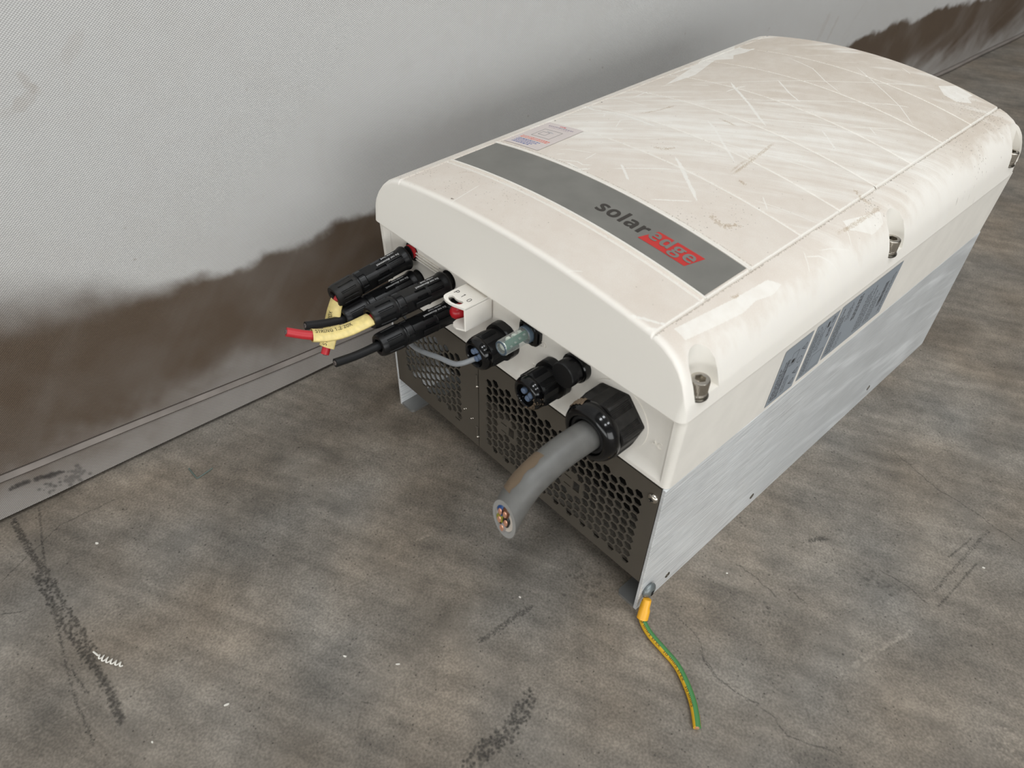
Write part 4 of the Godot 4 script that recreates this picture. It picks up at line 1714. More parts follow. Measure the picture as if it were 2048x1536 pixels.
	# phillips screw in the corner of the cover
	var scr := part("panel_screw", lathe_mesh(placed(Vector3(-0.0082, 0.1335, 0.0)), [Vector2(0.0041, 0.0), Vector2(0.0041, 0.0006), Vector2(0.0035, 0.0018), Vector2(0.0022, 0.0025), Vector2(0.0, 0.0027)], 32), mat.steel, inv)
	b = MB.new()
	b.box(Vector3(-0.0082, 0.1335, 0.0024), Vector3(0.0036, 0.0008, 0.0010))
	b.box(Vector3(-0.0082, 0.1335, 0.0024), Vector3(0.0008, 0.0036, 0.0010))
	part("cross_slot", b.mesh(0), mat.deep_black, scr)
	# small screws and the earthing bolt on the right plate
	for p in [[0.0115, -0.0372], [0.0135, -0.157], [0.0160, -0.3700]]:
		part("side_screw", lathe_mesh(placed(Vector3(0, p[0], p[1]), Vector3(1, 0, 0)), [Vector2(0.0030, 0.0), Vector2(0.0028, 0.0004), Vector2(0.0016, 0.0006), Vector2(0.0014, 0.0002), Vector2(0.0, 0.0001)], 20), mat.dark_steel, inv)

	# socket head bolts in the scoops
	for s in 3:
		for left in [false, true]:
			var bx := -0.0036
			var o := Vector3(2.0 * XC - bx if left else bx, LEDGE, SCOOPS[s] + 0.0048)
			var xf := placed(o, Vector3.UP, Vector3(0, 0, -1))
			var knurl := func(t: float, r: float, h: float) -> float: return r - (0.00018 * absf(sin(t * 24.0)) if h > 0.0042 and h < 0.0122 and r > 0.005 else 0.0)
			var socket := func(t: float, r: float, h: float) -> float: return hex_r(t, 0.0036) if r < 0.0037 and r > 0.0 else r
			var both := func(t: float, r: float, h: float) -> float: return socket.call(t, knurl.call(t, r, h), h)
			var bolt := part("cap_bolt", lathe_mesh(xf, [Vector2(0.0062, 0.0036), Vector2(0.0062, 0.0042), Vector2(0.0062, 0.0043), Vector2(0.0062, 0.0120), Vector2(0.0058, 0.0130), Vector2(0.0050, 0.0133), Vector2(0.0036, 0.0131), Vector2(0.0036, 0.0085), Vector2(0.0, 0.0082)], 96, both), mat.steel, inv)
			part("washer", lathe_mesh(xf, [Vector2(0.0070, 0.0), Vector2(0.0072, 0.0004), Vector2(0.0072, 0.0012), Vector2(0.0070, 0.0015), Vector2(0.0058, 0.0016)], 40), mat.dark_steel, bolt)
			part("spring_washer", lathe_mesh(xf, [Vector2(0.0060, 0.0016), Vector2(0.0063, 0.0018), Vector2(0.0063, 0.0034), Vector2(0.0060, 0.0036), Vector2(0.0030, 0.0037)], 40), mat.steel, bolt)

	# printed labels on the right-hand side of the housing
	var ls := [[-0.1130, -0.1498, 0.1518, 0.2066], [-0.1546, -0.1868, 0.1534, 0.2066], [-0.1899, -0.2870, 0.1548, 0.2070]]
	for i in 3:
		var l: Array = ls[i]
		b = MB.new()
		var ox := func(y: float) -> float: return 0.0015 * (y - 0.1478) / 0.0648 + 0.0003
		var p0 := Vector3(ox.call(l[2]), l[2], l[0])
		var p1 := Vector3(ox.call(l[2]), l[2], l[1])
		var p2 := Vector3(ox.call(l[3]), l[3], l[1])
		var p3 := Vector3(ox.call(l[3]), l[3], l[0])
		b.quad(p0, p1, p2, p3, Vector2(0, 0), Vector2(0, 1), Vector2(1, 1), Vector2(1, 0))
		var lm := mk("label_print_%d" % i, Color.WHITE, 0.4, 0.15)
		lm.albedo_texture = label_texture(i)
		part("rating_label", b.mesh(0), lm, inv)

	# raised marks on the connector panel
	var zf := -0.0045
	letters("lettering", "AC", Vector2(0.0084, 0.0047), 0.0008, on_plane(Vector3(-0.0214, 0.1740, zf), Vector3.RIGHT, Vector3.UP), mat.white_plastic, inv, false)
	letters("lettering", "LCD", Vector2(0.0096, 0.0048), 0.0008, on_plane(Vector3(-0.1304, 0.1914, zf), Vector3.RIGHT, Vector3.UP), mat.white_plastic, inv, false)
	letters("lettering", "2", Vector2(0.0026, 0.0046), 0.0008, on_plane(Vector3(-0.1334, 0.1660, zf), Vector3.RIGHT, Vector3.UP), mat.white_plastic, inv, false)
	for i in 3:
		b = MB.new()
		b.box(Vector3(-0.2570, 0.1990 - i * 0.0029, zf + 0.0004), Vector3(0.031, 0.0013, 0.0024), 0.0004)
		part("panel_rib", b.mesh(0), mat.white_plastic, inv)
	build_glands(zf)


func build_glands(zf: float) -> void:
	var inv := inverter
	# big gland of the power cable
	var g := Vector3(-0.0516, 0.1787, 0.0)
	var gl := part("cable_gland", lathe_mesh(placed(g + Vector3(0, 0, zf)), [Vector2(0.0262, 0.0), Vector2(0.0262, 0.0006), Vector2(0.0, 0.0007)], 64), mat.white_plastic, inv)
	gl.set_meta("label", "largest black gland, holding the thick grey cable")
	var nut := func(t: float, r: float, h: float) -> float:
		var a := fposmod(t - 0.21, PI / 3) - PI / 6
		var rib := 0.00045 * (0.5 + 0.5 * cos(t * 132.0)) if absf(absf(a) - 0.34) < 0.15 and h > 0.003 else 0.0
		return minf(hex_r(t, 0.0240, -0.21), r) - rib
	part("gland_nut", lathe_mesh(placed(g + Vector3(0, 0, zf)), [Vector2(0.0235, 0.0005), Vector2(0.0243, 0.0022), Vector2(0.0243, 0.0030), Vector2(0.0242, 0.0032), Vector2(0.0240, 0.0165), Vector2(0.0228, 0.0205), Vector2(0.0205, 0.0209)], 264, nut, 25), mat.black_dusty, gl)
	part("dome_nut", lathe_mesh(placed(g + Vector3(0, 0, zf)), [Vector2(0.0208, 0.0200), Vector2(0.0217, 0.0222), Vector2(0.0218, 0.0245), Vector2(0.0213, 0.0272), Vector2(0.0200, 0.0297), Vector2(0.0180, 0.0313), Vector2(0.0160, 0.0317), Vector2(0.0150, 0.0312), Vector2(0.0147, 0.0296), Vector2(0.0143, 0.0270)], 72), mat.black_gloss, gl)
	part("seal_ring", lathe_mesh(placed(g + Vector3(0, 0, zf)), [Vector2(0.0146, 0.0285), Vector2(0.0140, 0.0300), Vector2(0.0128, 0.0304), Vector2(0.0118, 0.0300), Vector2(0.0108, 0.0280)], 64), mat.black_rubber, gl)
	# dried mud on the upper left of its dome
	var b := MB.new()
	var mud_at := func(a: float, q: float) -> Vector3:
		var r := lerpf(0.0213, 0.0222, q)
		var n := 0.0004 * sin(a * 37.0 + q * 5.0)
		return g + Vector3((r + 0.0003 + n) * cos(a), (r + 0.0003 + n) * sin(a), zf + lerpf(0.0278, 0.0215, q))
	for i in 14:
		for k in 4:
			var a0 := 2.0 + i * 0.05
			b.quad(mud_at.call(a0, k / 4.0), mud_at.call(a0 + 0.05, k / 4.0), mud_at.call(a0 + 0.05, (k + 1) / 4.0), mud_at.call(a0, (k + 1) / 4.0))
	part("mud_patch", b.mesh(30), mat.mud, gl)

	# two smaller glands
	for s in 2:
		var c := Vector3(-0.1631, 0.1752, 0.0) if s == 0 else Vector3(-0.1090, 0.1738, 0.0)
		var fl := func(t: float, r: float, h: float) -> float:
			return minf(hex_r(t, 0.0172, 0.1), r)
		var sg := part("cable_gland", lathe_mesh(placed(c + Vector3(0, 0, zf)), [Vector2(0.0152, 0.0), Vector2(0.0157, 0.001), Vector2(0.0157, 0.0060), Vector2(0.0150, 0.0072), Vector2(0.0118, 0.0074), Vector2(0.0113, 0.0120)], 96, fl, 25), mat.black_plastic, inv)
		sg.set_meta("label", "small black gland with a thin grey wire" if s == 0 else "small muddy black gland beside the round cap")
		var nt := func(t: float, r: float, h: float) -> float:
			var a := fposmod(t + 0.35, PI / 3) - PI / 6
			var rib := 0.0003 * (0.5 + 0.5 * cos(t * 120.0)) if absf(absf(a) - 0.33) < 0.16 and h < 0.0235 else 0.0
			return minf(hex_r(t, 0.0148, 0.35), r) - rib
		part("gland_nut", lathe_mesh(placed(c + Vector3(0, 0, zf)), [Vector2(0.0118, 0.0108), Vector2(0.0140, 0.0112), Vector2(0.0146, 0.0124), Vector2(0.0145, 0.0228), Vector2(0.0132, 0.0244)], 240, nt, 25), mat.black_plastic, sg)
		part("dome_nut", lathe_mesh(placed(c + Vector3(0, 0, zf)), [Vector2(0.0128, 0.0238), Vector2(0.0132, 0.0252), Vector2(0.0130, 0.0275), Vector2(0.0121, 0.0297), Vector2(0.0105, 0.0310), Vector2(0.0090, 0.0312), Vector2(0.0083, 0.0304), Vector2(0.0081, 0.0275), Vector2(0.0, 0.0274)], 56), mat.black_gloss, sg)
		var rods := [[-0.0035, 0.0012], [0.0002, -0.0035], [0.0040, 0.0010], [0.0002, 0.0045]] if s == 0 else [[-0.0032, 0.0012], [0.0010, -0.0034], [0.0038, 0.0014]]
		for r in rods:
			part("blanking_plug", lathe_mesh(placed(c + Vector3(r[0], r[1], zf + 0.0270)), [Vector2(0.0024, 0.0), Vector2(0.0024, 0.0024), Vector2(0.0020, 0.0030), Vector2(0.0, 0.0032)], 20), mat.plug_grey, sg)
		if s == 1:
			b = MB.new()
			rng.seed = 44
			for i in 70:
				var a := rng.randf_range(-1.5, 0.3)
				var q := rng.randf()
				var r := lerpf(0.0090, 0.0134, q)
				var p := c + Vector3(r * cos(a), r * sin(a), zf + lerpf(0.0313, 0.0262, q * q) + 0.0002)
				var sz := rng.randf_range(0.0004, 0.0011)
				b.box(p, Vector3(sz * 1.4, sz, sz * 0.5), sz * 0.2)
			part("mud_patch", b.mesh(0), mat.mud, sg).set_meta("kind", "stuff")

	# round screw cap
	var c := Vector3(-0.0889, 0.1972, zf)
	var ob := func(t: float, r: float, h: float) -> float: return minf(r, 0.0098 / maxf(absf(cos(t)), 0.001))
	var cap := part("port_cap", lathe_mesh(placed(c), [Vector2(0.0110, 0.0), Vector2(0.0113, 0.0008), Vector2(0.0113, 0.0052), Vector2(0.0107, 0.0060), Vector2(0.0088, 0.0062)], 72, null, 30), mat.black_gloss, inv)
	var kn := func(t: float, r: float, h: float) -> float:
		if r < 0.008: return r
		var slot := 0.0012 if h > 0.0074 and h < 0.0106 and fposmod(t + 0.25, PI / 2) < 0.34 else 0.0
		return r - slot - (0.00014 * absf(sin(t * 44.0)) if h > 0.0110 else 0.0)
	part("cap_top", lathe_mesh(placed(c), [Vector2(0.0090, 0.0060), Vector2(0.0094, 0.0066), Vector2(0.0097, 0.0073), Vector2(0.0097, 0.0075), Vector2(0.0097, 0.0105), Vector2(0.0097, 0.0107), Vector2(0.0098, 0.0112), Vector2(0.0098, 0.0160), Vector2(0.0093, 0.0167), Vector2(0.0, 0.0168)], 176, kn, 25), mat.black_plastic, cap)

	# status light: clear tube with a green circuit board
	c = Vector3(-0.1352, 0.1995, zf)
	var sq := func(t: float, r: float, h: float) -> float:
		var k := pow(pow(absf(cos(t)), 4.0) + pow(absf(sin(t)), 4.0), -0.25)
		return r * minf(k, 1.12)
	var sl := part("status_light", lathe_mesh(placed(c), [Vector2(0.0100, 0.0), Vector2(0.0102, 0.0008), Vector2(0.0102, 0.0030), Vector2(0.0094, 0.0036), Vector2(0.0090, 0.0036), Vector2(0.0090, 0.0046), Vector2(0.0076, 0.0052), Vector2(0.0068, 0.0052)], 64, sq, 30), mat.black_gloss, inv)
	part("base_collar", lathe_mesh(placed(c), [Vector2(0.0068, 0.0048), Vector2(0.0067, 0.0078), Vector2(0.0060, 0.0082)], 40), mat.smoke_plastic, sl)
	part("clear_tube", lathe_mesh(placed(c), [Vector2(0.0061, 0.0060), Vector2(0.0060, 0.0290), Vector2(0.0056, 0.0302), Vector2(0.0046, 0.0305), Vector2(0.0, 0.0300)], 40), mat.clear_plastic, sl)
	part("tube_rim", lathe_mesh(placed(c), [Vector2(0.0057, 0.0298), Vector2(0.0055, 0.0304), Vector2(0.0044, 0.0306), Vector2(0.0041, 0.0300)], 40), mat.smoke_plastic, sl)
	b = MB.new()
	b.box(c + Vector3(0.0004, 0.0002, 0.0160), Vector3(0.0009, 0.0086, 0.0220), 0.0001)
	part("circuit_board", b.mesh(0), mat.circuit_green, sl)
	b = MB.new()
	rng.seed = 5
	for i in 9:
		b.box(c + Vector3(-0.0010, rng.randf_range(-0.003, 0.003), 0.008 + i * 0.0019), Vector3(0.0016, rng.randf_range(0.0012, 0.0028), 0.0011), 0.0002)
	for i in 4:
		b.box(c + Vector3(0.0016, 0.0028 - i * 0.0015, 0.010 + i * 0.004), Vector3(0.0014, 0.0011, 0.0018), 0.0002)
	part("board_parts", b.mesh(0), mat.board_parts, sl)
	for i in 3:
		part("light_lens", lathe_mesh(placed(c + Vector3(-0.0018, 0.0018, 0.0105 + i * 0.0055), Vector3(-0.5, 1, 0.2), Vector3(0, 0, 1)), [Vector2(0.0021, 0.0), Vector2(0.0021, 0.0012), Vector2(0.0014, 0.0022), Vector2(0, 0.0026)], 18), mat.led_lens, sl)
	part("light_lens", lathe_mesh(placed(c + Vector3(-0.0006, 0.0002, 0.0272)), [Vector2(0.0030, 0.0), Vector2(0.0030, 0.0010), Vector2(0.0018, 0.0018), Vector2(0.0, 0.0020)], 24), mat.led_lens, sl)

	# bracket that guards the red switch
	b = MB.new()
	var y1 := 0.2085
	var tp := PackedVector2Array()
	for p in [[-0.1775, 0.0040], [-0.1775, -0.0232], [-0.1862, -0.0260], [-0.1905, -0.0268], [-0.1944, -0.0268], [-0.1976, -0.0260], [-0.1998, -0.0244], [-0.2008, -0.0222], [-0.2010, -0.0195], [-0.2010, 0.0040]]:
		tp.append(Vector2(p[0], p[1]))
	var hole := PackedVector2Array()
	for p in [[-0.1974, -0.0212], [-0.1960, -0.0232], [-0.1935, -0.0246], [-0.1900, -0.0250], [-0.1865, -0.0243], [-0.1840, -0.0226], [-0.1832, -0.0205], [-0.1838, -0.0188], [-0.1856, -0.0184], [-0.1885, -0.0196], [-0.1915, -0.0198], [-0.1945, -0.0190], [-0.1965, -0.0194]]:
		hole.append(Vector2(p[0], p[1]))
	var guard_top := plate_with_hole(tp, hole, y1 - 0.0018, y1)
	var guard := part("switch_guard", guard_top, mat.white_plastic, inv)
	guard.set_meta("label", "white folded bracket marked P 1 0")
	b = MB.new()
	b.box(Vector3(-0.1784, 0.1972, 0.0097), Vector3(0.0018, 0.0208, 0.0265), 0.0006)
	part("side_wing", b.mesh(0), mat.white_plastic, guard)
	b = MB.new()
	var lowp := PackedVector2Array([Vector2(-0.1790, 0.0040), Vector2(-0.1790, -0.0226), Vector2(-0.1850, -0.0256), Vector2(-0.1890, -0.0252), Vector2(-0.1915, -0.0230), Vector2(-0.1925, -0.0190), Vector2(-0.1910, -0.0140), Vector2(-0.1900, 0.0040)])
	b.xf = Transform3D(Basis(Vector3(1, 0, 0), Vector3(0, 0, -1), Vector3(0, 1, 0)), Vector3.ZERO)
	b.prism(lowp, 0.1868, 0.1884)
	part("lower_tab", b.mesh(30), mat.white_plastic, guard)
	for t in [["P", -0.1983, 0.0161, 0.0026], ["1", -0.1914, 0.0155, 0.0014], ["0", -0.1845, 0.0160, 0.0027]]:
		letters("lettering", t[0], Vector2(t[3], 0.0043), 0.0001, on_plane(Vector3(t[1], y1, t[2]), Vector3.RIGHT, Vector3(0, 0, -1)), mat.ink, guard, false)
	part("switch_knob", lathe_mesh(placed(Vector3(-0.1925, 0.1915, zf), Vector3(-0.33, -0.12, 1)), [Vector2(0.0062, 0.0), Vector2(0.0062, 0.0150), Vector2(0.0060, 0.0190), Vector2(0.0050, 0.0222), Vector2(0.0030, 0.0242), Vector2(0.0, 0.0250)], 32), mat.red_plastic, inv)

	# sockets behind the cable connectors
	for p in SOCKETS:
		var so := part("panel_socket", lathe_mesh(placed(Vector3(p[0], p[1], zf)), [Vector2(0.0082, 0.0), Vector2(0.0082, 0.0003), Vector2(0.0060, 0.0004), Vector2(0.0060, 0.0040), Vector2(0.0, 0.0042)], 40), mat.deep_black, inv)
		if p[2] > 0.0:
			part("coloured_ring", lathe_mesh(placed(Vector3(p[0] + 0.0008, p[1] + 0.0010, zf)), [Vector2(0.0060, 0.0002), Vector2(0.0060, 0.0030), Vector2(0.0044, 0.0032)], 32), mat.red_plastic, so)


func plate_with_hole(outer: PackedVector2Array, hole: PackedVector2Array, ya: float, yb: float) -> ArrayMesh:
	# polygons in (x, -z); cut through the middle of the hole so that each half is simple
	var b := MB.new()
	b.xf = Transform3D(Basis(Vector3(1, 0, 0), Vector3(0, 0, -1), Vector3(0, 1, 0)), Vector3.ZERO)
	var big := func(p: PackedVector2Array) -> PackedVector2Array:
		var o := PackedVector2Array()
		for e in p: o.append(e * 1000.0)
		return o
	var ob: PackedVector2Array = big.call(outer)
	var hb: PackedVector2Array = big.call(hole)
	var c := 0.0
	for e in hb: c += e.x / hb.size()
	for half in [[-900.0, c], [c, 900.0]]:
		for q in Geometry2D.intersect_polygons(ob, PackedVector2Array([Vector2(half[0], -99), Vector2(half[1], -99), Vector2(half[1], 99), Vector2(half[0], 99)])):
			for s in Geometry2D.clip_polygons(q, hb):
				var t := Geometry2D.triangulate_polygon(s)
				for i in range(0, t.size(), 3):
					for z in [ya, yb]:
						b.poly_out([Vector3(s[t[i]].x * 0.001, s[t[i]].y * 0.001, z), Vector3(s[t[i + 1]].x * 0.001, s[t[i + 1]].y * 0.001, z), Vector3(s[t[i + 2]].x * 0.001, s[t[i + 2]].y * 0.001, z)], Vector3(0, 0, 1 if z == yb else -1))
	for pair in [[outer, 1.0], [hole, -1.0]]:
		var p: PackedVector2Array = pair[0]
		var mid := Vector2.ZERO
		for e in p: mid += e / p.size()
		for i in p.size():
			var a := p[i]
			var e := p[(i + 1) % p.size()]
			var o := ((a + e) * 0.5 - mid) * float(pair[1])
			b.poly_out([Vector3(a.x, a.y, ya), Vector3(e.x, e.y, ya), Vector3(e.x, e.y, yb), Vector3(a.x, a.y, yb)], Vector3(o.x, o.y, 0))
	return b.mesh(30)

# ------------------------------------------------------------------ cable connectors
func plug_shape(t: float, r: float, h: float) -> float:
	var a := fposmod(t + PI / 4, PI / 2) - PI / 4        # 0 on the four sides
	var out := r
	if h > 0.0070 and h < 0.0200:      # four long windows
		if absf(absf(a) - 0.52) < 0.10: out -= 0.0013
	elif h >= 0.0200 and h < 0.0425:   # squarer neck with latch arms
		var k := pow(pow(absf(cos(t)), 5.0) + pow(absf(sin(t)), 5.0), -0.2)
		out = minf(r * k * 0.93, r * 1.06)
		if h > 0.0225 and h < 0.0320 and absf(absf(a) - 0.50) < 0.09: out -= 0.0014
	elif h >= 0.0425 and h < 0.0475:
		if absf(absf(a) - 0.30) < 0.07: out -= 0.0008
	return out


func nut_shape(t: float, r: float, h: float) -> float:
	if r < 0.0070: return r
	var a := fposmod(t, TAU / 12) - TAU / 24
	return r - (0.0009 if h > 0.0535 and h < 0.0665 and absf(a) < 0.085 else 0.0)


func make_connector(label: String, base: Vector3, tip: Vector3, path: Array, sheath: Material, nut: Material, sleeve: Array, words: Array, roll := 0.0) -> void:
	var t := thing("solar_connector", base, label, "cable connector", "cable connectors plugged into the inverter")
	var xf := placed(base, tip - base)
	xf.basis = xf.basis * Basis(Vector3(0, 0, 1), roll)
	var body := [Vector2(0.0075, 0.0), Vector2(0.0098, 0.0006), Vector2(0.0103, 0.0018), Vector2(0.0102, 0.0030), Vector2(0.0094, 0.0055), Vector2(0.0092, 0.0069), Vector2(0.0092, 0.0071), Vector2(0.0091, 0.0199), Vector2(0.0091, 0.0201), Vector2(0.0088, 0.0203), Vector2(0.0087, 0.0224), Vector2(0.0087, 0.0226), Vector2(0.0087, 0.0319), Vector2(0.0087, 0.0321), Vector2(0.0087, 0.0424), Vector2(0.0087, 0.0426), Vector2(0.0093, 0.0430), Vector2(0.0093, 0.0474), Vector2(0.0091, 0.0482), Vector2(0.0084, 0.0488), Vector2(0.0082, 0.0500), Vector2(0.0082, 0.0506)]
	part("plug_body", lathe_mesh(xf, body, 120, plug_shape, 30), mat.black_plastic, t)
	for s in [-1.0, 1.0]:
		var b := MB.new()
		b.xf = xf
		b.box(Vector3(s * 0.0092, 0, 0.0275), Vector3(0.0016, 0.0042, 0.0150), 0.0004)
		part("latch_arm", b.mesh(0), mat.black_plastic, t)
	part("cap_nut", lathe_mesh(xf, [Vector2(0.0080, 0.0498), Vector2(0.0095, 0.0504), Vector2(0.0098, 0.0514), Vector2(0.0098, 0.0534), Vector2(0.0098, 0.0536), Vector2(0.0094, 0.0664), Vector2(0.0094, 0.0666), Vector2(0.0090, 0.0694), Vector2(0.0082, 0.0708), Vector2(0.0066, 0.0711), Vector2(0.0052, 0.0706), Vector2(0.0048, 0.0690), Vector2(0.0046, 0.0640)], 144, nut_shape, 30), nut, t)
	var fr := frames_of(path)
	var b := MB.new()
	b.tube(fr, 0.0033, 0.0033, 24)
	part("cable", b.mesh(40), sheath, t)
	# strands in the cut end
	var e: Transform3D = fr[fr.size() - 1]
	var core := part("conductor", lathe_mesh(e, [Vector2(0.0019, -0.001), Vector2(0.0019, 0.0003), Vector2(0.0016, 0.0006), Vector2(0, 0.0004)], 18), mat.tinned_copper, t)
	for k in 7:
		var o := Vector3.ZERO if k == 6 else Vector3(cos(k * TAU / 6), sin(k * TAU / 6), 0) * 0.0012
		var xk := e
		xk.origin = e * o
		part("strand", lathe_mesh(xk, [Vector2(0.00055, 0.0), Vector2(0.0005, 0.0009), Vector2(0, 0.0010)], 8), mat.tinned_copper, core)
	if not sleeve.is_empty():
		var n := fr.size()
		var sub := fr.slice(int(n * float(sleeve[0])), int(n * float(sleeve[1])))
		b = MB.new()
		b.tube(sub, 0.0070, 0.0038, 40, false, 1.7)
		var inner := MB.new()
		inner.tube(sub, 0.0066, 0.0035, 40, false, 1.7)
		for i in range(0, inner.v.size(), 3):
			b.v.append(inner.v[i]); b.v.append(inner.v[i + 2]); b.v.append(inner.v[i + 1])
			for k in 3: b.u.append(Vector2.ZERO)
		var sl := part("label_sleeve", b.mesh(40), mat.cream_sleeve, t)
		var start: float = sleeve[3]
		var on := func(x: float, y: float, z: float) -> Vector3:
			# the words run back along the cable, from its cut end towards the nut
			var s := (start + x) / 0.003
			var i := clampi(sub.size() - 2 - int(s), 0, sub.size() - 2)
			var f := float(sub.size() - 1) - s - i
			var a: Transform3D = sub[i]
			var c: Transform3D = sub[i + 1]
			var og := a.origin.lerp(c.origin, f)
			var px := 0.0019 - y
			var py: float = 0.0038 * pow(maxf(0.0, 1.0 - pow(absf(px) / 0.0070, 1.7)), 1.0 / 1.7)
			return og + a.basis.x * px + a.basis.y * (py + 0.0001 + z)
		letters("lettering", sleeve[2], Vector2(0.0285, 0.0038), 0.0001, on, mat.ink, sl, false)
	for w in words:
		var rr := 0.0094
		var z0: float = w[1]
		var off: float = w[2]
		var round_it := func(x: float, y: float, z: float) -> Vector3:
			var a := (off + y) / rr
			return xf * Vector3((rr + z) * sin(a), (rr + z) * cos(a), z0 + x)
		letters("lettering", w[0], Vector2(w[3], 0.0018), 0.0001, round_it, mat.white_print, t, false)


func build_connectors() -> void:
	make_connector("upper left black connector, red cable bent down in cream sleeve STRING 1.1 20X", Vector3(-0.2790, 0.1938, 0.0012), Vector3(-0.2790, 0.1868, 0.0665), [Vector3(-0.2790, 0.1873, 0.062), Vector3(-0.2790, 0.1835, 0.0680), Vector3(-0.2785, 0.1745, 0.0733), Vector3(-0.2765, 0.162, 0.0796), Vector3(-0.274, 0.1517, 0.0859), Vector3(-0.2718, 0.1440, 0.0914)], mat.red_sheath, mat.black_dusty, [0.17, 0.90, "STRING 1.1 20X", 0.0015], [["Do not disconnect", 0.0080, -0.0005 + 0.0012, 0.0215], ["under load", 0.0105, -0.0034, 0.0120]], -0.12)
	make_connector("second black connector from left, straight red cable in cream sleeve STRING 1.2 20X", Vector3(-0.2303, 0.1925, -0.0005), Vector3(-0.2305, 0.1930, 0.0738), [Vector3(-0.2305, 0.1928, 0.064), Vector3(-0.2308, 0.1916, 0.0735), Vector3(-0.2335, 0.1898, 0.0902), Vector3(-0.2370, 0.1903, 0.1026), Vector3(-0.2410, 0.1935, 0.1139), Vector3(-0.2472, 0.2000, 0.1278)], mat.red_sheath, mat.black_plastic, [0.12, 0.78, "STRING 1.2 20X", 0.002], [["Do not disconnect", 0.0080, 0.0010, 0.0215], ["under load", 0.0105, -0.0022, 0.0120]])
	make_connector("black connector half hidden behind the two red-cabled ones, with a short black cable", Vector3(-0.2712, 0.1735, -0.0005), Vector3(-0.2718, 0.1690, 0.0690), [Vector3(-0.2717, 0.1690, 0.062), Vector3(-0.2720, 0.1685, 0.0700), Vector3(-0.2730, 0.1715, 0.0857), Vector3(-0.2748, 0.1757, 0.1012)], mat.black_rubber, mat.black_plastic, [], [["Do not disconnect", 0.0080, 0.0012, 0.0215], ["under load", 0.0105, -0.0020, 0.0120]])
	make_connector("lowest black connector beside the red switch, with a straight black cable cut short", Vector3(-0.2218, 0.1708, 0.0002), Vector3(-0.2220, 0.1724, 0.0712), [Vector3(-0.2220, 0.1722, 0.063), Vector3(-0.2220, 0.1728, 0.078), Vector3(-0.2220, 0.1738, 0.0915), Vector3(-0.2222, 0.1762, 0.1078)], mat.black_rubber, mat.black_plastic, [], [["Do not disconnect", 0.0080, 0.0012, 0.0215], ["under load", 0.0105, -0.0020, 0.0120]])


